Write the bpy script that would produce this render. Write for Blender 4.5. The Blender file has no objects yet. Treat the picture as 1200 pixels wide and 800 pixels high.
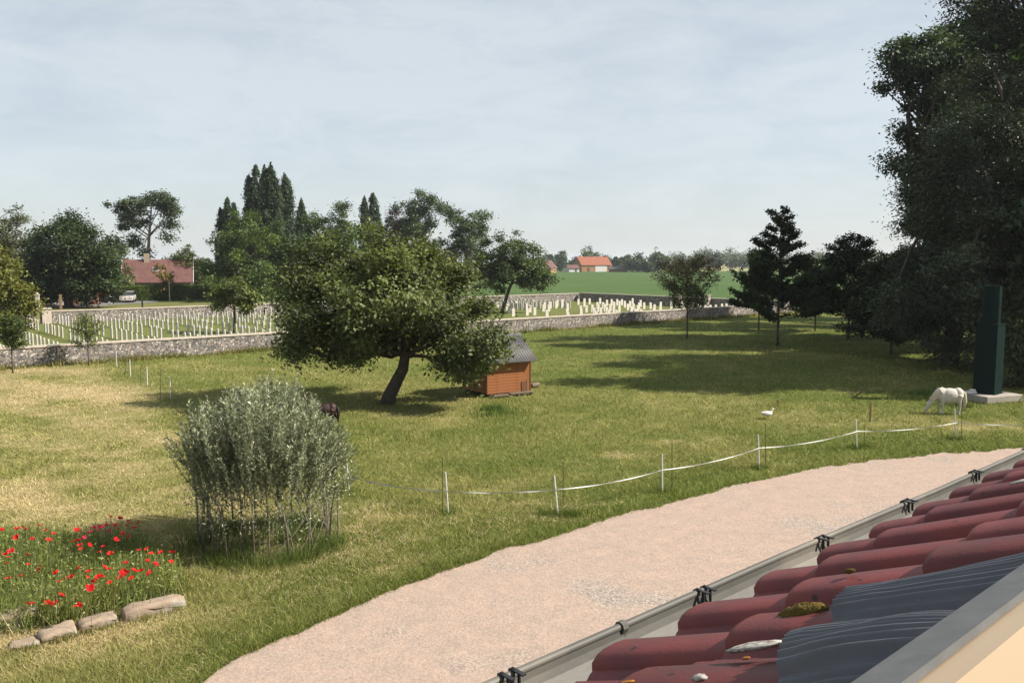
import bpy, bmesh, math, random
import numpy as np
from mathutils import Vector, Matrix

# ------------------------------------------------------------------ camera, world, sun, exposure
sc = bpy.context.scene
COL = sc.collection
CAM_H = 5.6
FPX = 973.0                     # focal length in photograph pixels (1200 wide)
PITCH = math.atan(94 / FPX)
SUN_EL = math.radians(42)
SUN_AZ = math.radians(93)       # compass style, from +Y towards +X
cam_d = bpy.data.cameras.new('camera')
cam_d.sensor_width = 22.2
cam_d.lens = 22.2 * FPX / 1200
cam_d.clip_start = 0.02
cam_d.clip_end = 9000
cam = bpy.data.objects.new('camera', cam_d)
COL.objects.link(cam)
cam.location = (0, 0, CAM_H)
cam.rotation_euler = (math.pi / 2 - PITCH, 0, 0)
sc.camera = cam

w = bpy.data.worlds.new('World')
sc.world = w
w.use_nodes = True
wn, wl = w.node_tree.nodes, w.node_tree.links
for n_ in list(wn): wn.remove(n_)
w_out = wn.new('ShaderNodeOutputWorld'); w_bg = wn.new('ShaderNodeBackground')
w_sky = wn.new('ShaderNodeTexSky'); w_sky.sky_type = 'NISHITA'; w_sky.sun_disc = False
w_sky.sun_elevation = SUN_EL; w_sky.sun_rotation = SUN_AZ
w_sky.air_density = 1.0; w_sky.dust_density = 0.7; w_sky.ozone_density = 1.5
w_tc = wn.new('ShaderNodeTexCoord'); w_map = wn.new('ShaderNodeMapping')
w_map.inputs['Scale'].default_value = (1.0, 1.0, 3.2)
w_no = wn.new('ShaderNodeTexNoise'); w_no.inputs['Scale'].default_value = 7.0
w_no.inputs['Detail'].default_value = 10; w_no.inputs['Roughness'].default_value = 0.68; w_no.inputs['Distortion'].default_value = 0.4
w_n2 = wn.new('ShaderNodeTexNoise'); w_n2.inputs['Scale'].default_value = 1.7; w_n2.inputs['Detail'].default_value = 3
w_mul = wn.new('ShaderNodeMath'); w_mul.operation = 'MULTIPLY'
w_rmp = wn.new('ShaderNodeMapRange')
w_rmp.inputs['From Min'].default_value = 0.17; w_rmp.inputs['From Max'].default_value = 0.36
w_rmp.inputs['To Min'].default_value = 0.54; w_rmp.inputs['To Max'].default_value = 0.72
w_mix = wn.new('ShaderNodeMix'); w_mix.data_type = 'RGBA'
w_mix.inputs[7].default_value = (8.45, 9.0, 9.35, 1)      # thin high cloud veil
wl.new(w_tc.outputs['Generated'], w_map.inputs['Vector'])
wl.new(w_map.outputs['Vector'], w_no.inputs['Vector']); wl.new(w_map.outputs['Vector'], w_n2.inputs['Vector'])
wl.new(w_no.outputs['Fac'], w_mul.inputs[0]); wl.new(w_n2.outputs['Fac'], w_mul.inputs[1])
wl.new(w_mul.outputs[0], w_rmp.inputs['Value']); wl.new(w_rmp.outputs[0], w_mix.inputs[0])
wl.new(w_sky.outputs[0], w_mix.inputs[6]); wl.new(w_mix.outputs[2], w_bg.inputs['Color'])
w_bg.inputs['Strength'].default_value = 0.05
wl.new(w_bg.outputs[0], w_out.inputs[0])

sun_d = bpy.data.lights.new('sun', 'SUN')
sun_d.energy = 5.0; sun_d.angle = math.radians(0.53); sun_d.color = (1.0, 0.91, 0.78)
sun = bpy.data.objects.new('sun', sun_d); COL.objects.link(sun)
SUNV = Vector((math.cos(SUN_EL) * math.sin(SUN_AZ), math.cos(SUN_EL) * math.cos(SUN_AZ), math.sin(SUN_EL)))
sun.rotation_euler = (-SUNV).to_track_quat('-Z', 'Y').to_euler()
sun.location = (30, -5, 40)
sc.view_settings.view_transform = 'Standard'
sc.view_settings.look = 'None'
sc.view_settings.gamma = 1
sc.view_settings.use_curve_mapping = False
sc.view_settings.exposure = 1.0
sc.render.engine = 'CYCLES'
sc.cycles.max_bounces = 6
sc.cycles.diffuse_bounces = 3
sc.cycles.transparent_max_bounces = 8
sc.cycles.volume_bounces = 0

rng = np.random.default_rng(7)
random.seed(7)

# ------------------------------------------------------------------ helpers
def ray(x, y):
    a = (x - 600) / FPX; b = (400 - y) / FPX
    return np.array([a, math.cos(PITCH) + b * math.sin(PITCH), -math.sin(PITCH) + b * math.cos(PITCH)])
def at_z(x, y, z=0.0):
    r = ray(x, y); t = (z - CAM_H) / r[2]
    return np.array([0, 0, CAM_H]) + t * r
def at_d(x, y, d):
    r = ray(x, y)
    return np.array([0, 0, CAM_H]) + r * d / r[1]
def proj(P):
    P = np.asarray(P, float)
    dz = P[..., 2] - CAM_H
    fw = P[..., 1] * math.cos(PITCH) - dz * math.sin(PITCH)
    up = P[..., 1] * math.sin(PITCH) + dz * math.cos(PITCH)
    return 600 + FPX * P[..., 0] / fw, 400 - FPX * up / fw

_perm = np.random.default_rng(3).random((256, 256))
def vnoise(x, y):
    xi = np.floor(x).astype(int); yi = np.floor(y).astype(int)
    fx = x - xi; fy = y - yi
    fx = fx * fx * (3 - 2 * fx); fy = fy * fy * (3 - 2 * fy)
    g = lambda i, j: _perm[i & 255, j & 255]
    return (g(xi, yi) * (1 - fx) + g(xi + 1, yi) * fx) * (1 - fy) + (g(xi, yi + 1) * (1 - fx) + g(xi + 1, yi + 1) * fx) * fy
def fbm(x, y, o=4):
    s = 0; a = 0.5; t = 0
    for k in range(o):
        s = s + a * vnoise(x * 2 ** k + 17.3 * k, y * 2 ** k + 9.1 * k); t += a; a *= 0.55
    return s / t
def sstep(a, b, x):
    t = np.clip((x - a) / (b - a), 0, 1)
    return t * t * (3 - 2 * t)

def props(o, label=None, cat=None, group=None, kind=None):
    if label: o['label'] = label
    if cat: o['category'] = cat
    if group: o['group'] = group
    if kind: o['kind'] = kind
    return o
def link(name, data, parent=None, loc=None, rz=0.0):
    o = bpy.data.objects.new(name, data); COL.objects.link(o)
    if parent is not None: o.parent = parent
    if loc is not None: o.location = loc
    if rz: o.rotation_euler = (0, 0, rz)
    return o
def empty(name, loc, rz, label, cat, group=None):
    o = link(name, None, None, loc, rz); o.empty_display_size = 0.2
    return props(o, label, cat, group)
def copy_tree(o, parent=None):
    c = o.copy(); COL.objects.link(c); c.parent = parent
    for ch in o.children: copy_tree(ch, c)
    return c

class MB:
    def __init__(s): s.v = []; s.f = []
    def add(s, vs, fs):
        n = len(s.v); s.v += [tuple(map(float, p)) for p in vs]; s.f += [tuple(i + n for i in f) for f in fs]; return s
    def box(s, c, sz, M=None):
        h = [q / 2 for q in sz]; vs = []
        for dz in (-1, 1):
            for dy in (-1, 1):
                for dx in (-1, 1):
                    p = Vector((dx * h[0], dy * h[1], dz * h[2]))
                    if M is not None: p = M @ p
                    vs.append(p + Vector(c))
        return s.add(vs, [(0, 2, 3, 1), (4, 5, 7, 6), (0, 1, 5, 4), (1, 3, 7, 5), (3, 2, 6, 7), (2, 0, 4, 6)])
    def tube(s, pts, rad, n=6, cap=True):
        pts = [Vector(p) for p in pts]
        if not hasattr(rad, '__len__'): rad = [rad] * len(pts)
        base = len(s.v); a = None
        for i, p in enumerate(pts):
            t = (pts[min(i + 1, len(pts) - 1)] - pts[max(i - 1, 0)]).normalized()
            if a is None: a = t.orthogonal().normalized()
            else:
                a = a - t * a.dot(t)
                a = a.normalized() if a.length > 1e-6 else t.orthogonal().normalized()
            b = t.cross(a)
            for k in range(n):
                an = 2 * math.pi * k / n
                s.v.append(tuple(p + (a * math.cos(an) + b * math.sin(an)) * rad[i]))
        for i in range(len(pts) - 1):
            for k in range(n):
                k2 = (k + 1) % n
                s.f.append((base + i * n + k, base + i * n + k2, base + (i + 1) * n + k2, base + (i + 1) * n + k))
        if cap:
            s.f.append(tuple(base + k for k in reversed(range(n))))
            s.f.append(tuple(base + (len(pts) - 1) * n + k for k in range(n)))
        return s
    def prism(s, poly, axis_from, axis_to):
        """poly: list of 3D points of one end, moved by axis_to-axis_from for the other."""
        d = Vector(axis_to) - Vector(axis_from); n = len(poly)
        a = [Vector(p) for p in poly]; b = [p + d for p in a]
        fs = [tuple(range(n)), tuple(reversed(range(n, 2 * n)))]
        for i in range(n):
            j = (i + 1) % n; fs.append((i, i + n, j + n, j))
        return s.add(a + b, fs)
    def mesh(s, name, m, smooth=False, bevel=0):
        me = bpy.data.meshes.new(name); me.from_pydata(s.v, [], s.f)
        bm = bmesh.new(); bm.from_mesh(me)
        bmesh.ops.recalc_face_normals(bm, faces=bm.faces)
        if bevel: bmesh.ops.bevel(bm, geom=list(bm.edges), offset=bevel, segments=1, affect='EDGES', clamp_overlap=True)
        bm.to_mesh(me); bm.free()
        if m: me.materials.append(m)
        if smooth: me.shade_smooth()
        return me
    def build(s, name, m, parent=None, loc=None, rz=0.0, smooth=False, bevel=0):
        return link(name, s.mesh(name, m, smooth, bevel), parent, loc, rz)

def np_mesh(name, V, nper, m, colors=None, smooth=False):
    """V: (N*nper,3) vertices, one face of nper corners per group."""
    me = bpy.data.meshes.new(name); n = len(V); nf = n // nper
    me.vertices.add(n); me.vertices.foreach_set('co', np.ascontiguousarray(V, np.float32).ravel())
    me.loops.add(n); me.loops.foreach_set('vertex_index', np.arange(n, dtype=np.int32))
    me.polygons.add(nf)
    me.polygons.foreach_set('loop_start', np.arange(0, n, nper, dtype=np.int32))
    if colors is not None:
        at = me.attributes.new('tint', 'FLOAT_COLOR', 'POINT')
        c = np.ones((n, 4), np.float32); c[:, :3] = np.repeat(colors, nper, axis=0) if len(colors) == nf else colors
        at.data.foreach_set('color', c.ravel())
    me.materials.append(m); me.update(calc_edges=True); me.validate()
    return me

# ------------------------------------------------------------------ materials
def new_mat(name):
    m = bpy.data.materials.new(name); m.use_nodes = True
    nt = m.node_tree
    return m, nt.nodes, nt.links, nt.nodes['Principled BSDF']
def mat(name, c1, c2=None, scale=8.0, rough=0.8, bump=0.0, bscale=None, detail=5, spec=0.3, metal=0.0, c3=None, s3=1.5):
    KA = 0.75
    c1 = tuple(x * KA for x in c1); c2 = tuple(x * KA for x in c2) if c2 else None; c3 = tuple(x * KA for x in c3) if c3 else None
    m, n, l, b = new_mat(name)
    b.inputs['Roughness'].default_value = rough
    b.inputs['Specular IOR Level'].default_value = spec
    b.inputs['Metallic'].default_value = metal
    tc = n.new('ShaderNodeTexCoord')
    if c2 is None: c2 = tuple(x * 0.8 for x in c1)
    no = n.new('ShaderNodeTexNoise'); no.inputs['Scale'].default_value = scale; no.inputs['Detail'].default_value = detail
    r = n.new('ShaderNodeMapRange'); r.inputs['From Min'].default_value = 0.32; r.inputs['From Max'].default_value = 0.68
    mx = n.new('ShaderNodeMix'); mx.data_type = 'RGBA'
    mx.inputs[6].default_value = (*c1, 1); mx.inputs[7].default_value = (*c2, 1)
    l.new(tc.outputs['Object'], no.inputs['Vector']); l.new(no.outputs['Fac'], r.inputs['Value']); l.new(r.outputs[0], mx.inputs[0])
    last = mx
    if c3 is not None:
        n3 = n.new('ShaderNodeTexNoise'); n3.inputs['Scale'].default_value = s3; n3.inputs['Detail'].default_value = 4
        r3 = n.new('ShaderNodeMapRange'); r3.inputs['From Min'].default_value = 0.52; r3.inputs['From Max'].default_value = 0.68
        m3 = n.new('ShaderNodeMix'); m3.data_type = 'RGBA'; m3.inputs[7].default_value = (*c3, 1)
        l.new(tc.outputs['Object'], n3.inputs['Vector']); l.new(n3.outputs['Fac'], r3.inputs['Value'])
        l.new(r3.outputs[0], m3.inputs[0]); l.new(mx.outputs[2], m3.inputs[6]); last = m3
    l.new(last.outputs[2], b.inputs['Base Color'])
    if bump:
        nb = n.new('ShaderNodeTexNoise'); nb.inputs['Scale'].default_value = bscale or scale * 3; nb.inputs['Detail'].default_value = 6
        bp = n.new('ShaderNodeBump'); bp.inputs['Strength'].default_value = bump; bp.inputs['Distance'].default_value = 0.02
        l.new(tc.outputs['Object'], nb.inputs['Vector']); l.new(nb.outputs['Fac'], bp.inputs['Height']); l.new(bp.outputs[0], b.inputs['Normal'])
    return m
def leaf_mat(name, rough=0.55, trans=0.28, spec=0.25, tr_tint=(1.25, 1.35, 0.6)):
    m, n, l, b = new_mat(name)
    at = n.new('ShaderNodeAttribute'); at.attribute_name = 'tint'
    b.inputs['Roughness'].default_value = rough; b.inputs['Specular IOR Level'].default_value = spec
    l.new(at.outputs['Color'], b.inputs['Base Color'])
    tr = n.new('ShaderNodeBsdfTranslucent')
    mu = n.new('ShaderNodeMix'); mu.data_type = 'RGBA'; mu.blend_type = 'MULTIPLY'; mu.inputs[0].default_value = 1
    mu.inputs[7].default_value = (*tr_tint, 1)
    l.new(at.outputs['Color'], mu.inputs[6]); l.new(mu.outputs[2], tr.inputs['Color'])
    ms = n.new('ShaderNodeMixShader'); ms.inputs[0].default_value = trans
    l.new(b.outputs[0], ms.inputs[1]); l.new(tr.outputs[0], ms.inputs[2])
    l.new(ms.outputs[0], n['Material Output'].inputs['Surface'])
    return m
LEAF = leaf_mat('leaf')
GRASS = leaf_mat('grass_blade', 0.7, 0.25, 0.12, (1.15, 1.2, 0.7))
SILVER = leaf_mat('silver_leaf', 0.5, 0.18, 0.35, (1.1, 1.2, 0.8))
PETAL = leaf_mat('petal', 0.6, 0.35, 0.15, (1.2, 0.6, 0.6))
BARK = mat('bark', (0.055, 0.042, 0.032), (0.11, 0.09, 0.07), 6, 0.95, 0.6, 14)
BARK_PALE = mat('pale_bark', (0.22, 0.18, 0.14), (0.38, 0.31, 0.26), 1.5, 0.9, 0.3, 6)
WHITE = mat('white_plastic', (0.78, 0.78, 0.76), (0.68, 0.68, 0.65), 20, 0.5)
TAPE = mat('white_tape', (0.75, 0.75, 0.74), (0.6, 0.6, 0.58), 30, 0.6)
DARKWIRE = mat('dark_stake', (0.06, 0.05, 0.035), (0.11, 0.09, 0.06), 20, 0.8)
NETM = mat('green_net', (0.07, 0.11, 0.06), (0.05, 0.08, 0.05), 20, 0.8)
STAKE = mat('wood_stake', (0.36, 0.23, 0.13), (0.25, 0.16, 0.09), 12, 0.9)

def ground_mat(name):
    m, n, l, b = new_mat(name)
    b.inputs['Roughness'].default_value = 0.95; b.inputs['Specular IOR Level'].default_value = 0.05
    at = n.new('ShaderNodeAttribute'); at.attribute_name = 'tint'
    tc = n.new('ShaderNodeTexCoord')
    no = n.new('ShaderNodeTexNoise'); no.inputs['Scale'].default_value = 5; no.inputs['Detail'].default_value = 9; no.inputs['Roughness'].default_value = 0.7
    r = n.new('ShaderNodeMapRange'); r.inputs['From Min'].default_value = 0.3; r.inputs['From Max'].default_value = 0.7
    r.inputs['To Min'].default_value = 0.55; r.inputs['To Max'].default_value = 1.3
    mu = n.new('ShaderNodeVectorMath'); mu.operation = 'SCALE'
    l.new(tc.outputs['Object'], no.inputs['Vector']); l.new(no.outputs['Fac'], r.inputs['Value'])
    l.new(at.outputs['Color'], mu.inputs[0]); l.new(r.outputs[0], mu.inputs['Scale']); l.new(mu.outputs[0], b.inputs['Base Color'])
    bp = n.new('ShaderNodeBump'); bp.inputs['Strength'].default_value = 0.7; bp.inputs['Distance'].default_value = 0.06
    l.new(no.outputs['Fac'], bp.inputs['Height']); l.new(bp.outputs[0], b.inputs['Normal'])
    return m

def flint_mat():
    m, n, l, b = new_mat('flint_rubble')
    b.inputs['Roughness'].default_value = 0.75
    tc = n.new('ShaderNodeTexCoord')
    vo = n.new('ShaderNodeTexVoronoi'); vo.inputs['Scale'].default_value = 9.5; vo.inputs['Randomness'].default_value = 1
    ed = n.new('ShaderNodeTexVoronoi'); ed.feature = 'DISTANCE_TO_EDGE'; ed.inputs['Scale'].default_value = 9.5
    sp = n.new('ShaderNodeSeparateColor')
    cr = n.new('ShaderNodeValToRGB'); e = cr.color_ramp.elements
    cr.color_ramp.interpolation = 'CONSTANT'
    e[0].position = 0; e[0].color = (0.07, 0.065, 0.07, 1)
    e[1].position = 0.22; e[1].color = (0.17, 0.155, 0.15, 1)
    for p, c in ((0.45, (0.27, 0.235, 0.21, 1)), (0.66, (0.12, 0.115, 0.13, 1)), (0.8, (0.5, 0.46, 0.42, 1)), (0.93, (0.33, 0.25, 0.18, 1))):
        q = e.new(p); q.color = c
    rm = n.new('ShaderNodeMapRange'); rm.inputs['From Min'].default_value = 0.03; rm.inputs['From Max'].default_value = 0.1
    mx = n.new('ShaderNodeMix'); mx.data_type = 'RGBA'; mx.inputs[6].default_value = (0.3, 0.27, 0.23, 1)
    l.new(tc.outputs['Object'], vo.inputs['Vector']); l.new(tc.outputs['Object'], ed.inputs['Vector'])
    l.new(vo.outputs['Color'], sp.inputs[0]); l.new(sp.outputs[0], cr.inputs[0])
    l.new(ed.outputs['Distance'], rm.inputs['Value']); l.new(rm.outputs[0], mx.inputs[0]); l.new(cr.outputs[0], mx.inputs[7])
    l.new(mx.outputs[2], b.inputs['Base Color'])
    bp = n.new('ShaderNodeBump'); bp.inputs['Strength'].default_value = 1; bp.inputs['Distance'].default_value = 0.04
    l.new(rm.outputs[0], bp.inputs['Height']); l.new(bp.outputs[0], b.inputs['Normal'])
    return m
FLINT = flint_mat()
COPING = mat('pale_coping', (0.6, 0.53, 0.45), (0.48, 0.42, 0.36), 3, 0.85, 0.2, 12)
HEADST = mat('portland_stone', (0.68, 0.64, 0.57), (0.56, 0.53, 0.48), 4, 0.8, 0.1, 10)

def gravel_mat():
    m, n, l, b = new_mat('pink_gravel')
    b.inputs['Roughness'].default_value = 0.95; b.inputs['Specular IOR Level'].default_value = 0.1
    tc = n.new('ShaderNodeTexCoord')
    def noise(sc_, det, a, c):
        no = n.new('ShaderNodeTexNoise'); no.inputs['Scale'].default_value = sc_; no.inputs['Detail'].default_value = det
        r = n.new('ShaderNodeMapRange'); r.inputs['From Min'].default_value = a; r.inputs['From Max'].default_value = c
        l.new(tc.outputs['Object'], no.inputs['Vector']); l.new(no.outputs['Fac'], r.inputs['Value']); return no, r
    _, big = noise(0.42, 7, 0.53, 0.66)
    _, mid = noise(2.6, 6, 0.35, 0.7)
    vo = n.new('ShaderNodeTexVoronoi'); vo.inputs['Scale'].default_value = 34
    l.new(tc.outputs['Object'], vo.inputs['Vector'])
    sp = n.new('ShaderNodeSeparateColor'); l.new(vo.outputs['Color'], sp.inputs[0])
    a = n.new('ShaderNodeMix'); a.data_type = 'RGBA'; a.inputs[6].default_value = (0.315, 0.240, 0.198, 1); a.inputs[7].default_value = (0.27, 0.217, 0.184, 1)
    l.new(mid.outputs[0], a.inputs[0])
    g = n.new('ShaderNodeMix'); g.data_type = 'RGBA'; g.inputs[7].default_value = (0.25, 0.222, 0.195, 1)
    f = n.new('ShaderNodeMath'); f.operation = 'MULTIPLY'; f.inputs[1].default_value = 0.8
    l.new(big.outputs[0], f.inputs[0]); l.new(f.outputs[0], g.inputs[0]); l.new(a.outputs[2], g.inputs[6])
    # single stones stand out, more of them where the loose gravel shows
    k = n.new('ShaderNodeMapRange'); k.inputs['To Min'].default_value = 0.62; k.inputs['To Max'].default_value = 1.35
    l.new(sp.outputs[1], k.inputs['Value'])
    one = n.new('ShaderNodeMix'); one.data_type = 'FLOAT'; one.inputs[2].default_value = 1.0
    ff = n.new('ShaderNodeMapRange'); ff.inputs['To Min'].default_value = 0.42; ff.inputs['To Max'].default_value = 1.0
    l.new(big.outputs[0], ff.inputs['Value']); l.new(ff.outputs[0], one.inputs[0]); l.new(k.outputs[0], one.inputs[3])
    mu = n.new('ShaderNodeVectorMath'); mu.operation = 'SCALE'
    l.new(g.outputs[2], mu.inputs[0]); l.new(one.outputs[0], mu.inputs['Scale'])
    # scattered dark crumbs
    v2 = n.new('ShaderNodeTexVoronoi'); v2.inputs['Scale'].default_value = 6
    l.new(tc.outputs['Object'], v2.inputs['Vector'])
    s2 = n.new('ShaderNodeMapRange'); s2.inputs['From Min'].default_value = 0.09; s2.inputs['From Max'].default_value = 0.13
    l.new(v2.outputs['Distance'], s2.inputs['Value'])
    s3 = n.new('ShaderNodeSeparateColor'); l.new(v2.outputs['Color'], s3.inputs[0])
    s4 = n.new('ShaderNodeMath'); s4.operation = 'LESS_THAN'; s4.inputs[1].default_value = 0.75; l.new(s3.outputs[0], s4.inputs[0])
    s5 = n.new('ShaderNodeMath'); s5.operation = 'MAXIMUM'; l.new(s4.outputs[0], s5.inputs[0]); l.new(s2.outputs[0], s5.inputs[1])
    dk = n.new('ShaderNodeMix'); dk.data_type = 'RGBA'; dk.inputs[6].default_value = (0.2, 0.16, 0.12, 1)
    l.new(s5.outputs[0], dk.inputs[0]); l.new(mu.outputs[0], dk.inputs[7])
    l.new(dk.outputs[2], b.inputs['Base Color'])
    bp = n.new('ShaderNodeBump'); bp.inputs['Strength'].default_value = 0.3; bp.inputs['Distance'].default_value = 0.01
    l.new(vo.outputs['Distance'], bp.inputs['Height']); l.new(bp.outputs[0], b.inputs['Normal'])
    return m

# ------------------------------------------------------------------ ground layout
EDGE_PX = [(120, 836), (205, 800), (330, 751), (420, 710), (540, 660), (640, 629), (760, 595), (860, 569), (960, 548), (1060, 535), (1200, 524), (1330, 515), (1500, 508)]
EDGE = np.array([at_z(*p)[:2] for p in EDGE_PX])          # grass edge of the drive, near to far
def in_drive(x, y):
    # the drive lies on the house side (right / near) of the edge polyline
    ex, ey = EDGE[:, 0], EDGE[:, 1]
    yy = np.interp(x, ex, ey)
    return yy - y                                         # >0 inside the drive
CEM_O = at_z(0, 431.5)[:2]
_c2 = at_z(860, 371)[:2]
CU = (_c2 - CEM_O) / np.linalg.norm(_c2 - CEM_O); CN = np.array([-CU[1], CU[0]])
CEM_DEPTH = 34.0
CEM_LEN = float(np.linalg.norm(_c2 - CEM_O)) + 11
def cem(t, n, z=0.0):
    p = CEM_O + CU * t + CN * n
    return np.array([p[0], p[1], z])
FENCE_LINE = [at_z(121, 421)[:2], at_z(200, 468)[:2], at_z(262, 520)[:2], at_z(409, 577)[:2]]
def dryness(x, y):
    f = np.array(FENCE_LINE)
    fx = np.interp(y, [f[3][1], f[2][1], f[1][1], f[0][1]], [f[3][0], f[2][0], f[1][0], f[0][0]])
    left = sstep(0.6, -2.5, x - fx)
    n1 = fbm(x * 0.35 + 5, y * 0.35 + 3, 4); n2 = fbm(x * 1.6, y * 1.6, 3); n3 = fbm(x * 0.12 + 40, y * 0.12, 3)
    d = 0.22 + 0.36 * left + (n1 - 0.5) * 0.75 + (n2 - 0.5) * 0.6 + (n3 - 0.5) * 0.4
    # raked hay lines left after mowing
    rk = np.sin((x * 0.55 + y * 0.83) * 2.0 + 3 * n3)
    d = d + 0.10 * left * rk
    e = in_drive(x, y)
    d = d - 0.22 * np.exp(-(np.abs(e) / 1.6) ** 2)
    far = sstep(36, 44, y) * sstep(-12, 4, x)
    d = d - 0.16 * far
    for (bx, by, br) in ((716, 533, .45), (832, 515, .7), (790, 520, .5), (470, 604, .5), (1160, 498, 1.2), (40, 640, .6), (90, 462, 1.6)):
        q0 = at_z(bx, by); d = d + 0.55 * np.exp(-(((x - q0[0]) / (br * 1.5)) ** 2 + ((y - q0[1]) / br) ** 2)) * (0.4 + 1.2 * n2)
    return np.clip(d, 0, 1)
C_GREEN = np.array([0.128, 0.158, 0.037]); C_MID = np.array([0.235, 0.232, 0.078]); C_DRY = np.array([0.46, 0.37, 0.205])
def grass_col(d):
    d = d[:, None]
    lo = C_GREEN + (C_MID - C_GREEN) * np.clip(d / 0.45, 0, 1)
    return lo + (C_DRY - C_MID) * np.clip((d - 0.45) / 0.5, 0, 1)

# ground sheet: fine near the camera, coarse towards the horizon
gx = np.concatenate([-np.geomspace(4500, 61, 26), np.arange(-60, 60.1, 0.5), np.geomspace(61, 4500, 26)])
gy = np.concatenate([-np.geomspace(900, 6, 8), np.arange(-5, 75.1, 0.5), np.geomspace(76, 6500, 34)])
XX, YY = np.meshgrid(gx, gy); nx, ny = len(gx), len(gy)
P = np.stack([XX.ravel(), YY.ravel(), np.zeros(XX.size)], 1)
me = bpy.data.meshes.new('ground'); me.vertices.add(len(P)); me.vertices.foreach_set('co', P.astype(np.float32).ravel())
ii, jj = np.meshgrid(np.arange(nx - 1), np.arange(ny - 1)); a0 = (jj * nx + ii).ravel()
F = np.stack([a0, a0 + 1, a0 + nx + 1, a0 + nx], 1).astype(np.int32)
me.loops.add(F.size); me.loops.foreach_set('vertex_index', F.ravel())
me.polygons.add(len(F)); me.polygons.foreach_set('loop_start', np.arange(0, F.size, 4, dtype=np.int32))
gc = grass_col(dryness(P[:, 0], P[:, 1])) * 0.66
fargreen = sstep(80, 130, P[:, 1])[:, None]
gc = gc * (1 - fargreen) + np.array([0.065, 0.09, 0.025]) * fargreen
at_ = me.attributes.new('tint', 'FLOAT_COLOR', 'POINT'); c4 = np.ones((len(P), 4), np.float32); c4[:, :3] = gc
at_.data.foreach_set('color', c4.ravel()); me.update(calc_edges=True); me.validate()
GROUND = ground_mat('meadow'); me.materials.append(GROUND)
props(link('ground', me), kind='structure')

# gravel drive
dr = MB()
xs = np.linspace(EDGE[0, 0] - 6, EDGE[-1, 0] + 20, 900)
ys = np.interp(xs, EDGE[:, 0], EDGE[:, 1], left=EDGE[0, 1] - 4)
k_ = np.ones(37) / 37; ysm = np.convolve(np.pad(ys, 18, mode='edge'), k_, 'valid')
ysm = ysm + (fbm(xs * 1.2, xs * 0 + 2, 4) - 0.5) * 0.5 + (fbm(xs * 7, xs * 0 + 5, 3) - 0.5) * 0.22
vs = []; fs = []
for i, (x, y) in enumerate(zip(xs, ysm)):
    vs += [(x, y, 0.005), (x, min(y - 0.5, y * 0.5 + 0.5), 0.005), (x, -4.0, 0.005)]
for i in range(len(xs) - 1):
    for k in range(2): fs.append((3 * i + k, 3 * i + k + 1, 3 * i + k + 4, 3 * i + k + 3))
dr.add(vs, fs)
props(dr.build('gravel_drive', gravel_mat()), kind='structure')
def edge_y(x): return np.interp(x, xs, ysm)

# far fields, cemetery lawn, road
def sheet(name, pts, z, m, label=None):
    b = MB(); b.add([(p[0], p[1], z) for p in pts], [tuple(range(len(pts)))])
    return props(b.build(name, m), kind='structure')
FIELD = mat('crop_field', (0.054, 0.108, 0.026), (0.078, 0.128, 0.036), 0.04, 0.9, 0, None, 6, 0.1)
PALEF = mat('stubble_field', (0.3, 0.28, 0.13), (0.24, 0.25, 0.1), 0.02, 0.9)
LAWN = mat('cemetery_grass', (0.11, 0.145, 0.036), (0.16, 0.165, 0.055), 0.7, 0.95, 0.3, 6, 8, 0.1)
ASPH = mat('asphalt', (0.16, 0.16, 0.165), (0.2, 0.2, 0.2), 1, 0.9)
SOIL = mat('grave_border', (0.13, 0.10, 0.06), (0.07, 0.10, 0.03), 3, 0.95)
sheet('crop_field', [cem(20, 36), cem(CEM_LEN + 2, 36), cem(CEM_LEN + 2, -3), cem(CEM_LEN + 160, -60), (420, 455), (-20, 455)], 0.012, FIELD)
sheet('stubble_field', [(100, 470), (420, 470), (900, 1500), (100, 1500)], 0.012, PALEF)
sheet('cemetery_lawn', [cem(-30, 0.2), cem(CEM_LEN, 0.2), cem(CEM_LEN, CEM_DEPTH), cem(-30, CEM_DEPTH)], 0.008, LAWN)
RD = [at_z(20, 364)[:2], at_z(178, 354.5)[:2], at_z(178, 351.8)[:2], at_z(20, 355)[:2]]
sheet('road', [RD[0] + (RD[0] - RD[1]) * 1.0, RD[1] + (RD[1] - RD[0]) * 0.05, RD[2] + (RD[2] - RD[3]) * 0.05, RD[3] + (RD[3] - RD[2]) * 1.0], 0.012, ASPH)

# ------------------------------------------------------------------ the farmhouse under the camera: roof, gutter, roof window
TH = math.radians(48.7); PHI = math.radians(26.0)
U = np.array([math.sin(TH), math.cos(TH), 0]); V = np.array([math.cos(TH), -math.sin(TH), 0])
cP, sP = math.cos(PHI), math.sin(PHI)
PITCH_U = 0.28; ROLL_H = 0.040
ZP = CAM_H - 0.75 - ROLL_H * cP; YP = 1.04 - ROLL_H * sP        # pan plane at the eaves, house frame (x along eaves, y outwards)
HX0, HX1, HY0 = -5.0, 12.0, -9.0
def RL(u, d, n=0.0):                                            # roof coordinates -> house local
    return Vector((u, YP - d * cP + n * sP, ZP + d * sP + n * cP))
def roof_hit(px, py, n=0.0):
    r = ray(px, py); o = np.array([0, 0, CAM_H])
    ru, rv, rz = r @ U, r @ V, r[2]
    # local y = -v ; plane normal (0,sP,cP) through RL(0,0,n)
    p0 = RL(0, 0, n)
    t = (p0.y * sP + p0.z * cP - CAM_H * cP) / (-rv * sP + rz * cP)
    y, z = -rv * t, CAM_H + rz * t
    return ru * t, -(y - p0.y) * cP + (z - p0.z) * sP

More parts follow.
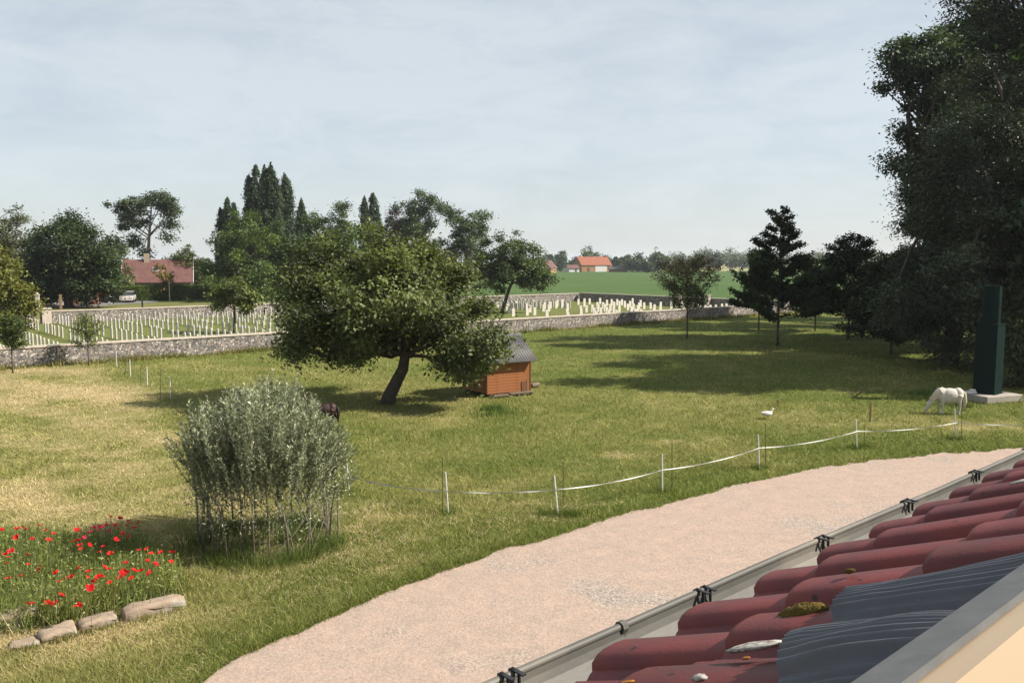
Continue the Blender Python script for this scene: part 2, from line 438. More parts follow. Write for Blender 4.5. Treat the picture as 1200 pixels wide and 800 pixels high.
TILE = mat('red_concrete_tile', (0.195, 0.036, 0.032), (0.125, 0.028, 0.030), 7, 0.55, 0.09, 150, 7, 0.35, c3=(0.09, 0.028, 0.034), s3=4)
def add_specks(m):
    n, l = m.node_tree.nodes, m.node_tree.links; b = n['Principled BSDF']
    src = b.inputs['Base Color'].links[0].from_socket
    tc = n.new('ShaderNodeTexCoord'); oi = n.new('ShaderNodeObjectInfo')
    ad = n.new('ShaderNodeVectorMath'); ad.operation = 'ADD'
    l.new(tc.outputs['Object'], ad.inputs[0]); l.new(oi.outputs['Location'], ad.inputs[1])
    vo = n.new('ShaderNodeTexVoronoi'); vo.inputs['Scale'].default_value = 30; l.new(ad.outputs[0], vo.inputs['Vector'])
    sp = n.new('ShaderNodeSeparateColor'); l.new(vo.outputs['Color'], sp.inputs[0])
    th = n.new('ShaderNodeMapRange'); th.inputs['From Min'].default_value = 0.62; th.inputs['From Max'].default_value = 1.0
    th.inputs['To Min'].default_value = 0.0; th.inputs['To Max'].default_value = 0.2
    l.new(sp.outputs[0], th.inputs['Value'])
    lt = n.new('ShaderNodeMath'); lt.operation = 'LESS_THAN'; l.new(vo.outputs['Distance'], lt.inputs[0]); l.new(th.outputs[0], lt.inputs[1])
    mx = n.new('ShaderNodeMix'); mx.data_type = 'RGBA'; l.new(lt.outputs[0], mx.inputs[0]); l.new(src, mx.inputs[6])
    mx.inputs[7].default_value = (0.03, 0.012, 0.014, 1)
    # slight difference from tile to tile
    hv = n.new('ShaderNodeHueSaturation'); mr = n.new('ShaderNodeMapRange')
    mr.inputs['To Min'].default_value = 0.82; mr.inputs['To Max'].default_value = 1.18
    l.new(oi.outputs['Random'], mr.inputs['Value']); l.new(mr.outputs[0], hv.inputs['Value']); l.new(mx.outputs[2], hv.inputs['Color'])
    l.new(hv.outputs[0], b.inputs['Base Color'])
add_specks(TILE)
ZINC = mat('zinc_gutter', (0.125, 0.122, 0.112), (0.085, 0.082, 0.074), 3, 0.6, 0.15, 14, 6, 0.4, c3=(0.22, 0.2, 0.16), s3=2.2)
BLACKM = mat('black_bracket', (0.015, 0.015, 0.018), (0.03, 0.03, 0.033), 20, 0.45)
GREYALU = mat('grey_aluminium', (0.13, 0.135, 0.14), (0.1, 0.105, 0.11), 30, 0.45, 0.05, 60)
PINE = mat('varnished_pine', (0.50, 0.39, 0.27), (0.44, 0.34, 0.23), 3, 0.5)
APRON = mat('pleated_flashing', (0.060, 0.066, 0.085), (0.095, 0.10, 0.12), 7, 0.36, 0.1, 40, 5, 0.5)
UNDER = mat('roof_underlay', (0.12, 0.03, 0.027), (0.09, 0.025, 0.023), 4, 0.9)
BRICKW = mat('brick_wall', (0.34, 0.15, 0.1), (0.26, 0.12, 0.085), 9, 0.9, 0.4, 30)
MOSS = mat('moss', (0.10, 0.075, 0.012), (0.20, 0.13, 0.02), 60, 0.95, 0.8, 160)
LICH_W = mat('pale_lichen', (0.55, 0.56, 0.52), (0.18, 0.12, 0.11), 130, 0.95)
LICH_O = mat('orange_lichen', (0.5, 0.22, 0.03), (0.22, 0.08, 0.03), 120, 0.95)
DARKIN = mat('dark_interior', (0.05, 0.045, 0.04), None, 4, 0.9)

house = empty('farmhouse', (0, 0, 0), math.pi / 2 - TH, 'farmhouse with dark red roll tiles, zinc gutter and roof window beside the gravel drive', 'house')
hw = MB()
RIDGE_D = 5.6
hw.box(((HX0 + HX1) / 2, (0.86 + HY0) / 2, (ZP - 0.25) / 2), (HX1 - HX0 - 0.4, 0.86 - HY0, ZP - 0.25))
hw.build('wall', BRICKW, house)
fa = MB(); fa.box(((HX0 + HX1) / 2, 0.90, ZP - 0.16), (HX1 - HX0, 0.03, 0.2)); fa.build('fascia', WHITE, house)

# roof deck with the window opening left free, far slope as one sheet
WIN_N = 0.125
wu_a, wd_a = roof_hit(1008, 800, WIN_N)
WD0 = wd_a + 0.0; WD1 = WD0 + 1.18; WU0, WU1 = -0.32, 1.13
deck = MB()
def slab(u0, u1, d0, d1, n0=-0.13, n1=-0.045):
    c = [RL(u, d, n) for n in (n0, n1) for d in (d0, d1) for u in (u0, u1)]
    deck.add(c, [(0, 2, 3, 1), (4, 5, 7, 6), (0, 1, 5, 4), (1, 3, 7, 5), (3, 2, 6, 7), (2, 0, 4, 6)])
slab(HX0, HX1, 0.05, WD0 + 0.02); slab(HX0, WU0, WD0 + 0.0201, WD1); slab(WU1, HX1, WD0 + 0.0201, WD1); slab(HX0, HX1, WD1 + 0.0001, RIDGE_D)
rp = RL(0, RIDGE_D, -0.045); yb = 2 * rp.y - RL(0, 0, 0).y
deck.add([(HX0, rp.y, rp.z), (HX1, rp.y, rp.z), (HX1, yb, ZP - 0.2), (HX0, yb, ZP - 0.2)], [(0, 1, 2, 3)])
roof = deck.build('roof', UNDER, house)

def tile_profile():
    pr = [(-0.100, -0.012), (-0.076, 0.004)]
    for k in range(9):
        a = math.pi - math.pi * k / 8
        pr.append((0.066 * math.cos(a), 0.008 + (ROLL_H - 0.008) * math.sin(a) ** 0.7))
    pr += [(0.073, 0.004), (0.080, 0.0), (0.125, 0.0), (0.129, 0.010), (0.143, 0.010), (0.149, 0.0), (0.186, 0.0)]
    return pr
def tile_h(u):
    k = (u - 1.165) / PITCH_U; o = (k - np.round(k)) * PITCH_U
    pr = tile_profile(); return np.interp(o, [p[0] for p in pr], [p[1] for p in pr])
def make_tile(L):
    pr = tile_profile(); b = MB(); rows = [(0.0, 0.80, -0.0), (-0.004, 0.93, 0), (-0.014, 1.0, 0), (-0.06, 1.0, 0), (-L, 0.97, 0)]
    vs = []
    for y, s, _ in rows:
        for (x, z) in pr:
            vs.append((x, y, z * s if z > 0.012 else z - (0.004 if y == 0 else 0)))
    m = len(pr); fs = []
    for r in range(len(rows) - 1):
        for i in range(m - 1): fs.append((r * m + i, r * m + i + 1, (r + 1) * m + i + 1, (r + 1) * m + i))
    nb = len(vs)
    for (x, z) in pr: vs.append((x, -0.004, max(z * 0.8 - 0.02, -0.025) if abs(x) > 0.09 else z * 0.5 - 0.024))
    for i in range(m - 1): fs.append((nb + i, nb + i + 1, i + 1, i))
    b.add(vs, fs)
    # sides
    for i in (0, m - 1):
        k = len(b.v); x = pr[i][0]; z = pr[i][1]
        b.add([(x, 0, z), (x, -L, z), (x, -L, z - 0.02), (x, 0, z - 0.02)], [(0, 1, 2, 3)])
    me = b.mesh('tile', TILE, True)
    me.set_sharp_from_angle(angle=math.radians(50))
    return me
TL = 0.42; tile_me = make_tile(TL); short_me = make_tile(0.33); TAU = math.radians(3.6)
tile_n = 0
for n in range(-8, 23):
    u = 1.165 + PITCH_U * n
    if n >= 2: ds = [0, 0.17] + [0.50 + 0.33 * k for k in range(6)]
    elif n == 1: ds = [0, 0.275] + [0.545] + [0.83 + 0.33 * k for k in range(5)]
    else: ds = [0.33 * k for k in range(8)]
    if n > 12: ds = ds[:5]
    for j, d in enumerate(ds):
        if WU0 - 0.16 < u < WU1 + 0.12 and d > 0.4 and d < WD1 + 0.05: continue
        rl = random.Random(n * 31 + j)
        nn = 0.010 + math.tan(TAU) * 0.33 + (0.006 if j else 0.0)
        if n == 1 and d == 0.545: nn += 0.012
        o = link('tile', short_me if (n == 1 and d == 0.275) else tile_me, roof, RL(u + rl.uniform(-.004, .004), d + rl.uniform(-.008, .008), nn - 0.02))
        o.rotation_euler = (-PHI + TAU + rl.uniform(-.008, .008), 0, rl.uniform(-.012, .012))

# moss cushion and lichens on the tiles
def blob(name, m, parent, loc, r, seed, flat=0.5, n=14, rot=None):
    rr = np.random.default_rng(seed); b = MB(); vs = []; fs = []; k = n // 2
    for i in range(k + 1):
        t = math.pi * i / k
        for j in range(n):
            p = 2 * math.pi * j / n
            q = 1 + 0.25 * (rr.random() - 0.5)
            vs.append((r[0] * q * math.sin(t) * math.cos(p), r[1] * q * math.sin(t) * math.sin(p), r[2] * q * math.cos(t)))
    for i in range(k):
        for j in range(n): fs.append((i * n + j, i * n + (j + 1) % n, (i + 1) * n + (j + 1) % n, (i + 1) * n + j))
    b.add(vs, fs)
    o = b.build(name, m, parent, loc, smooth=True)
    if rot: o.rotation_euler = rot
    return o
mu_, md_ = roof_hit(940, 716, 0.05)
blob('moss', MOSS, roof, RL(mu_, md_, 0.044), (0.020, 0.046, 0.018), 3, rot=(-PHI, 0, 0.1))
for (px, py, rx, ry, mm) in ((880, 746, 0.018, 0.045, LICH_W), (730, 783, 0.006, 0.016, LICH_O), (724, 786, 0.004, 0.007, LICH_O), (868, 754, 0.004, 0.007, LICH_O), (993, 661, 0.006, 0.012, MOSS), (815, 782, 0.008, 0.012, LICH_W), (1193, 559, 0.02, 0.03, LICH_W)):
    a, b_ = roof_hit(px, py, 0.07)
    blob('lichen', mm, roof, RL(a, b_, 0.058 if mm is not LICH_O else 0.052), (rx, ry, 0.0045 if mm is not LICH_O else 0.002), int(px), rot=(-PHI, 0, 0))

# gutter
RIM_Y, RIM_Z, GR = 1.155, CAM_H - 0.80, 0.068
gu = MB(); prof = []
for k in range(13):
    a = math.pi * k / 12
    prof.append((RIM_Y - GR + GR * math.cos(a), RIM_Z - GR * 0.98 * math.sin(a)))
inner = [(RIM_Y - GR + (y - RIM_Y + GR) * 0.97, RIM_Z + (z - RIM_Z) * 0.97) for y, z in prof]
loop = prof + inner[::-1]; NSEG = 17
vs = []; fs = []
for s_ in range(NSEG + 1):
    x = HX0 + (HX1 - HX0) * s_ / NSEG
    wob = 0.004 * math.sin(s_ * 2.1)
    vs += [(x, y, z + wob) for y, z in loop]
m_ = len(loop)
for s_ in range(NSEG):
    for i in range(m_): fs.append((s_ * m_ + i, s_ * m_ + (i + 1) % m_, (s_ + 1) * m_ + (i + 1) % m_, (s_ + 1) * m_ + i))
gu.add(vs, fs)
gut = gu.build('gutter', ZINC, house)
bd = MB(); bd.tube([(HX0 + (HX1 - HX0) * k / NSEG, RIM_Y + 0.004, RIM_Z + 0.002 + 0.004 * math.sin(k * 2.1)) for k in range(NSEG + 1)], 0.0085, 8)
bd.build('rolled_rim', ZINC, gut, smooth=True)
def bracket_mesh():
    b = MB()
    for dx in (-0.014, 0.014):
        b.tube([(dx, RIM_Y + 0.013, RIM_Z - 0.010), (dx, RIM_Y + 0.013, RIM_Z + 0.008), (dx, RIM_Y + 0.003, RIM_Z + 0.0145), (dx + 0.002, RIM_Y - 0.012, RIM_Z + 0.010), (dx + 0.002, RIM_Y - 0.013, RIM_Z - 0.022)], 0.0036, 6)
        b.box((dx, RIM_Y - 0.012, RIM_Z + 0.013), (0.010, 0.036, 0.003))
    pts = [(0, RIM_Y - GR + 1.09 * GR * math.cos(a), RIM_Z - 1.09 * GR * math.sin(a)) for a in [math.pi * k / 10 for k in range(11)]]
    b.tube(pts, 0.004, 5)
    return b.mesh('bracket', BLACKM)
bme = bracket_mesh()
for ub in [1.006 - 0.59 * k for k in range(1, 8)] + [1.006, 1.627, 2.197, 2.754] + [2.754 + 0.58 * k for k in range(1, 14)]:
    link('bracket', bme, gut, (ub, 0, 0))
jn = MB(); pts = [(0, RIM_Y - GR + 1.05 * GR * math.cos(a), RIM_Z - 1.05 * GR * math.sin(a)) for a in [math.pi * k / 10 for k in range(11)]]
jn.tube(pts, 0.007, 5); jn.tube([(-0.008, RIM_Y + 0.004, RIM_Z + 0.002), (0.008, RIM_Y + 0.004, RIM_Z + 0.002)], 0.014, 8)
jn.build('joint', ZINC, gut, (1.339, 0, 0))

# pleated apron of the window lying over the tiles
au = np.arange(WU0 - 0.12, 1.50, 0.0019); ad = np.linspace(0, 1, 15)
AU, AD = np.meshgrid(au, ad)
edge_lo = 0.485 + 0.035 * (fbm(AU * 2.2, AU * 0 + 1, 3) - 0.5) + 0.055 * sstep(1.3, 1.15, AU) + 0.11 * sstep(1.15, 0.75, AU)
DD = edge_lo + (WD0 + 0.02 - edge_lo) * AD
hh = tile_h(AU)
soft = 0.95 * hh
lift = 0.034 + 0.014 * (fbm(AU * 7, DD * 7, 3) - 0.5) + 0.016 * np.sin(AD * 2.6 + AU * 9) * AD
mixd = sstep(0.55, 1.0, AD)
NN = soft * (1 - 0.55 * mixd) + lift + 0.03 * mixd
sd2 = sstep(1.22, 1.36, AU)
NN = NN * (1 - sd2) + (0.012 + 0.15 * hh) * sd2
NN = NN + 0.0046 * np.sin(2 * math.pi * AU / 0.0128 + 5 * fbm(AU * 3, DD * 4, 2)) * (0.55 + 0.45 * np.sin(AD * 3.0 + 0.4))
pts = np.stack([AU, YP - DD * cP + NN * sP, ZP + DD * sP + NN * cP], -1).reshape(-1, 3)
na, nd = len(au), len(ad); apm = bpy.data.meshes.new('flashing_apron'); apm.vertices.add(len(pts)); apm.vertices.foreach_set('co', pts.astype(np.float32).ravel())
ii, jj = np.meshgrid(np.arange(na - 1), np.arange(nd - 1)); a0 = (jj * na + ii).ravel()
F = np.stack([a0, a0 + 1, a0 + na + 1, a0 + na], 1).astype(np.int32)
apm.loops.add(F.size); apm.loops.foreach_set('vertex_index', F.ravel()); apm.polygons.add(len(F)); apm.polygons.foreach_set('loop_start', np.arange(0, F.size, 4, dtype=np.int32))
apm.update(calc_edges=True); apm.validate(); apm.materials.append(APRON); apm.shade_smooth()

# roof window: pine frame with grey metal cover, open towards the camera
def rbox(b, u0, u1, d0, d1, n0, n1):
    c = [RL(u, d, n) for n in (n0, n1) for d in (d0, d1) for u in (u0, u1)]
    b.add(c, [(0, 2, 3, 1), (4, 5, 7, 6), (0, 1, 5, 4), (1, 3, 7, 5), (3, 2, 6, 7), (2, 0, 4, 6)])
COVW = 0.036
fr = MB()
rbox(fr, WU0, WU1, WD0 + 0.004, WD0 + 0.055, -0.16, WIN_N - 0.006)
rbox(fr, WU0, WU0 + 0.055, WD0 + 0.056, WD1 - 0.056, -0.16, WIN_N - 0.006)
rbox(fr, WU1 - 0.055, WU1, WD0 + 0.056, WD1 - 0.056, -0.16, WIN_N - 0.006)
rbox(fr, WU0, WU1, WD1 - 0.055, WD1, -0.16, WIN_N - 0.006)
win = fr.build('roof_window', PINE, house)
cv = MB()
rbox(cv, WU0 - 0.01, WU1 + 0.01, WD0 - 0.008, WD0 + 0.030, WIN_N - 0.005, WIN_N)
rbox(cv, WU0 - 0.01, WU1 + 0.01, WD0 - 0.008, WD0 + 0.003, 0.045, WIN_N - 0.0051)
for (a, b_) in ((WU0 - 0.01, WU0 + 0.03), (WU1 - 0.03, WU1 + 0.01)): rbox(cv, a, b_, WD0 + 0.031, WD1 - 0.031, WIN_N - 0.005, WIN_N)
for (a, b_) in ((WU0 - 0.01, WU0 - 0.001), (WU1 + 0.001, WU1 + 0.01)): rbox(cv, a, b_, WD0 + 0.004, WD1, -0.03, WIN_N - 0.0051)
rbox(cv, WU0 - 0.01, WU1 + 0.01, WD1 - 0.03, WD1 + 0.05, WIN_N - 0.005, WIN_N)
cv.build('metal_cover', GREYALU, win)
ln = MB(); rbox(ln, WU0 - 0.02, WU1 + 0.02, WD0 - 0.02, WD1 + 0.02, -0.62, -0.6)
for (a, b_, c_, d_) in ((WU0 - 0.02, WU0, WD0, WD1), (WU1, WU1 + 0.02, WD0, WD1), (WU0, WU1, WD0 - 0.02, WD0), (WU0, WU1, WD1, WD1 + 0.02)): rbox(ln, a, b_, c_, d_, -0.6, -0.161)
ln.build('reveal', DARKIN, win)
link('flashing_apron', apm, win)

# ------------------------------------------------------------------ war cemetery: flint walls and headstones
def flint_wall(t0, n0, t1, n1, h, label, thick=0.4, piers=(), h0=0.0):
    p0, p1 = cem(t0, n0), cem(t1, n1); L = float(np.linalg.norm(p1 - p0)); rz = math.atan2(p1[1] - p0[1], p1[0] - p0[0])
    root = empty('flint_wall', tuple(p0), rz, label, 'wall')
    b = MB(); ns = max(4, int(L / 0.35)); rr = np.random.default_rng(int(L * 10)); zs = [0, h * 0.33, h * 0.66, h]
    vs = []; fs = []
    for i in range(ns + 1):
        for s_ in (-1, 1):
            for z in zs: vs.append((L * i / ns, s_ * thick / 2 + (rr.random() - 0.5) * 0.035, z + (0 if z in (0, h) else (rr.random() - .5) * .06)))
    for i in range(ns):
        for k in range(3):
            a = i * 8 + k; fs.append((a, a + 8, a + 9, a + 1)); a += 4; fs.append((a + 1, a + 9, a + 8, a))
    b.add(vs, fs); b.box((0.1, 0, h / 2), (0.2, thick * 0.9, h)); b.box((L - 0.1, 0, h / 2), (0.2, thick * 0.9, h))
    b.build('flint_face', FLINT, root)
    c = MB(); x = 0; k = 0
    while x < L:
        l_ = min(1.15 + 0.2 * rr.random(), L - x); z = h + 0.045 + (rr.random() - .5) * 0.008
        c.box((x + l_ / 2, 0, z), (l_ - 0.012, thick + 0.10, 0.09)); x += l_; k += 1
    cp = c.build('coping', COPING, root); cp['kind'] = 'stuff'
    for px in piers:
        q = MB(); q.box((px, 0, h / 2 + 0.12), (0.75, thick + 0.2, h + 0.24), None); q.box((px, 0, h + 0.30), (0.9, thick + 0.35, 0.11)); q.build('pier', COPING, root)
    return root
WH = 1.0
flint_wall(-30, 0, CEM_LEN, 0, WH, 'long low flint wall with pale coping along the paddock side of the cemetery')
T_BACK = float((at_z(50, 380)[:2] - CEM_O) @ CU)
flint_wall(T_BACK, CEM_DEPTH, CEM_LEN, CEM_DEPTH, WH + 0.05, 'flint wall behind the headstone rows on the far side of the cemetery', piers=(0.5,))
flint_wall(-30, CEM_DEPTH, T_BACK - 0.4, CEM_DEPTH, 0.75, 'lower flint wall stepping down from the cream corner pier')
flint_wall(CEM_LEN, CEM_DEPTH - 0.5, CEM_LEN, 0.5, WH + 0.12, 'flint wall closing the cemetery end beside the green crop field')
for n_ in (11.2, 15.6):
    q = cem(CEM_LEN - 0.55, n_); gp = MB(); gp.box((0, 0, 0.75), (0.5, 0.5, 1.5)); gp.box((0, 0, 1.53), (0.6, 0.6, 0.07))
    props(gp.build('gate_pier', COPING, None, (q[0], q[1], 0), 0.6, bevel=0.02), 'pale square stone pier at the cemetery end wall by the field', 'pier', 'pale piers at the cemetery end wall')

def headstone_mesh():
    b = MB(); w_, t_, h_ = 0.19, 0.038, 0.80; pr = [(-w_, -0.02), (w_, -0.02), (w_, h_ - 0.05)]
    for k in range(1, 6):
        a = k / 6; pr.append((w_ * (1 - 2 * a), h_ - 0.05 + 0.05 * math.sin(math.pi * a)))
    pr.append((-w_, h_ - 0.05))
    b.prism([(x, -t_, z) for x, z in pr], (0, 0, 0), (0, 2 * t_, 0))
    return b.mesh('headstone', HEADST)
hs_me = headstone_mesh(); stones = []
rr = np.random.default_rng(21); rzU = math.atan2(CU[1], CU[0])
# long rows on the western lawn: stones side by side along CN, faces along CU
for k in range(-8, 13):
    t = 0.9 + 2.75 * k
    for j in range(0, 25):
        n_ = 2.3 + 1.26 * j
        if j in (11,) or rr.random() < 0.03: continue
        p = cem(t + rr.normal(0, .02), n_ + rr.normal(0, .03)); px, py = proj(p + np.array([0, 0, 0.5]))
        if -8 < px < 332: stones.append((p, rzU + math.pi / 2 + rr.normal(0, .02), 'white headstone in the long rows on the lawn behind the front flint wall', 'headstones in long rows'))
# rows across the eastern lawn: grey edge rows and sunlit rows facing the paddock
st2 = []
for n_ in (1.6,):
    for j in range(60):
        t = 44 + 1.05 * j; st2.append((t, n_ + rr.normal(0, .03), rzU + math.pi / 2))
for t in (55.0, 58.5, 62.0):
    for j in range(14): st2.append((t, 22 + 0.85 * j * 0.9, rzU + math.pi / 2))
for n_ in (6.5, 10.5, 14.5, 18.5, 22.5, 26.5):
    for j in range(34):
        t = 47 + 0.95 * j + rr.normal(0, .05)
        if (j % 11) in (5,) or rr.random() < 0.36: continue
        st2.append((t, n_, rzU))
for (t, n_, rz) in st2:
    if not (0 < t < CEM_LEN - 1.2 and n_ < CEM_DEPTH - 1): continue
    p = cem(t, n_); px, py = proj(p + np.array([0, 0, 0.5]))
    if 583 < px < 862: stones.append((p, rz + rr.normal(0, .03), 'white headstone in the lawn below the green crop field', 'headstones by the crop field'))
lab = {}
for s_ in stones: lab.setdefault(s_[3], []).append(s_)
print('headstones', {k: len(v) for k, v in lab.items()})
for g, ss in lab.items():
    ss = sorted(ss, key=lambda q: q[0][1])
    lim = 170 if 'long' in g else 130
    for i, (p, rz, lb, gr) in enumerate(ss):
        if i < lim or True:
            o = link('headstone', hs_me, None, tuple(p), rz); props(o, lb, 'headstone', gr)
            sc_ = 0.94 + 0.12 * rr.random(); o.scale = (1, 1, sc_); o.rotation_euler[0] = rr.normal(0, .012)

# ------------------------------------------------------------------ vegetation builders
def leaf_quads(C, L, W, up=0.35, out=None, r=None):
    """rhombic leaves at C (N,3), half length L, half width W."""
    r = r or rng; N = len(C)
    nrm = r.normal(size=(N, 3)); nrm /= np.linalg.norm(nrm, axis=1)[:, None]
    nrm[:, 2] = np.abs(nrm[:, 2]); nrm[:, 2] += up
    if out is not None: nrm += out
    nrm /= np.linalg.norm(nrm, axis=1)[:, None]
    a = r.normal(size=(N, 3)); a -= nrm * (a * nrm).sum(1)[:, None]; a /= np.linalg.norm(a, axis=1)[:, None]
    b = np.cross(nrm, a)
    L = np.broadcast_to(L, (N,))[:, None]; W = np.broadcast_to(W, (N,))[:, None]
    bend = nrm * (L * 0.22)
    return np.stack([C - a * L - bend, C + b * W + bend * 0.4, C + a * L - bend, C - b * W + bend * 0.4], 1).reshape(-1, 3)

def crown_points(blobs, n, clump, r, fill=0.5, keep=1.0, core=0.0):
    """blobs (k,6): centre and radii. Leaf centres gathered in clumps spread through each blob's shell."""
    blobs = np.array(blobs, float); area = (blobs[:, 3] * blobs[:, 5]); pr = area / area.sum()
    pts = []; ids = []; outs = []; cid = 0
    for bl, p in zip(blobs, pr):
        m = int(n * p); vol = clump ** 2 * 6
        nc = max(6, int(4 * (bl[3] * bl[5] + bl[3] * bl[4] + bl[4] * bl[5]) / vol * keep))
        d = r.normal(size=(nc, 3)); d /= np.linalg.norm(d, axis=1)[:, None]
        rad = 1 - (1 - fill) * r.random(nc) ** 1.3
        rad *= 0.9 + 0.28 * r.random(nc)
        cc = bl[:3] + d * bl[3:] * rad[:, None]
        cs = clump * (0.55 + 0.8 * r.random(nc))
        w_ = cs ** 2; ci = r.choice(nc, m, p=w_ / w_.sum())
        off = r.normal(size=(m, 3)) * np.array([1, 1, 0.72]); off *= (0.52 * cs[ci])[:, None]
        pts.append(cc[ci] + off); ids.append(ci + cid); outs.append(d[ci]); cid += nc
    return np.concatenate(pts), np.concatenate(ids), np.concatenate(outs), cid

def leaf_colors(ids, ncl, base, r, hue=(0.02, 0.03, 0.0), var=0.25, cvar=0.22, tip=None, tipmask=None):
    base = np.array(base) * 1.2; c = np.tile(base, (len(ids), 1))
    cl = 1 + cvar * r.normal(size=ncl); f = np.clip(cl[ids] * (1 + var * r.normal(size=len(ids))), 0.35, 2.0)
    y = r.random(ncl)[ids] * 0.6 + r.random(len(ids)) * 0.4
    c = c * f[:, None] + np.array(hue) * (y - 0.5)[:, None]
    if tip is not None:
        m = tipmask[:, None]; c = c * (1 - 0.75 * m) + np.array(tip) * f[:, None] * m * 0.75
    return np.clip(c, 0.004, 0.9)

def limb(b, p0, p1, r0, r1, r, n=5, seg=4, sag=0.12):
    p0, p1 = np.array(p0, float), np.array(p1, float); L = np.linalg.norm(p1 - p0); pts = []; rad = []
    j = r.normal(size=3) * L * sag * np.array([1, 1, 0.5])
    for k in range(seg + 1):
        t = k / seg; pts.append(p0 + (p1 - p0) * t + j * math.sin(math.pi * t) + r.normal(size=3) * L * 0.012 * (0 < k < seg)); rad.append(r0 + (r1 - r0) * t)
    b.tube(pts, rad, n); return pts

def px_blobs(bl, d):
    k = d / FPX; out = []
    for q in bl:
        x, y, rx, ry = q[:4]; dd = q[4] if len(q) > 4 else 0.0
        P_ = at_d(x, y, d + dd); kk = (d + dd) / FPX
        ryy = q[5] if len(q) > 5 else rx * kk
        out.append((P_[0], P_[1], P_[2], rx * kk, ryy, ry * kk))
    return out

def tree(name, label, base, blobs, n, leaf, color, trunk_r, trunk_top=None, clump=None, bark=BARK, group=None, fill=0.45, keep=1.0,
         nlimb=14, seed=1, cat='tree', leafmat=LEAF, up=0.35, tip=None, tipz=None, hue=(0.03, 0.03, 0.0), cvar=0.22, trunk_mid=None, asp=0.5, outw=0.5):
    r = np.random.default_rng(seed); base = np.array(base, float)
    root = empty(name, tuple(base), 0, label, cat, group)
    B = np.array(blobs, float); B[:, :3] -= base
    clump = clump or float(np.mean(B[:, 3])) * 0.28
    if trunk_top is None:
        c = B[np.argmax(B[:, 3] * B[:, 5])]; trunk_top = (c[0], c[1], c[2] + 0.3 * c[5])
    else: trunk_top = np.array(trunk_top, float) - base
    b = MB(); z0 = np.array([0, 0, -0.05])
    mid = (np.array(trunk_mid) - base) if trunk_mid is not None else np.array(trunk_top) * np.array([0.35, 0.35, 0.45])
    flare = np.array([0, 0, min(0.35, trunk_top[2] * 0.12)]) + mid * np.array([0.12, 0.12, 0])
    b.tube([z0, flare, mid, (mid + np.array(trunk_top)) / 2, trunk_top], [trunk_r * 1.5, trunk_r * 1.05, trunk_r * 0.85, trunk_r * 0.6, trunk_r * 0.25], 9)
    pts, ids, outs, ncl = crown_points(B, n, clump, r, fill, keep)
    cc = np.zeros((ncl, 3)); cnt = np.bincount(ids, minlength=ncl)[:, None]
    np.add.at(cc, ids, pts); cc = cc / np.maximum(cnt, 1); ok = np.where(cnt[:, 0] > 0)[0]
    for i in r.choice(ok, min(nlimb, len(ok)), replace=False):
        t = 0.15 + 0.8 * r.random(); s = mid + (np.array(trunk_top) - mid) * t
        limb(b, s, cc[i], trunk_r * (0.42 - 0.2 * t), trunk_r * 0.07 + 0.008, r)
    b.build('trunk', bark, root, smooth=True)
    keepm = pts[:, 2] > 0.12
    pts, ids, outs = pts[keepm], ids[keepm], outs[keepm]
    L = leaf * (0.65 + 0.7 * r.random(len(pts)))
    tm = None
    if tip is not None: tm = np.clip((pts[:, 2] - tipz[0]) / (tipz[1] - tipz[0]), 0, 1) * (0.5 + 0.5 * r.random(len(pts)))
    me = np_mesh('crown', leaf_quads(pts, L, L * asp, up, outs * outw, r), 4, leafmat, leaf_colors(ids, ncl, color, r, hue, tip=tip, tipmask=tm, cvar=cvar))
    link('crown', me, root)
    return root

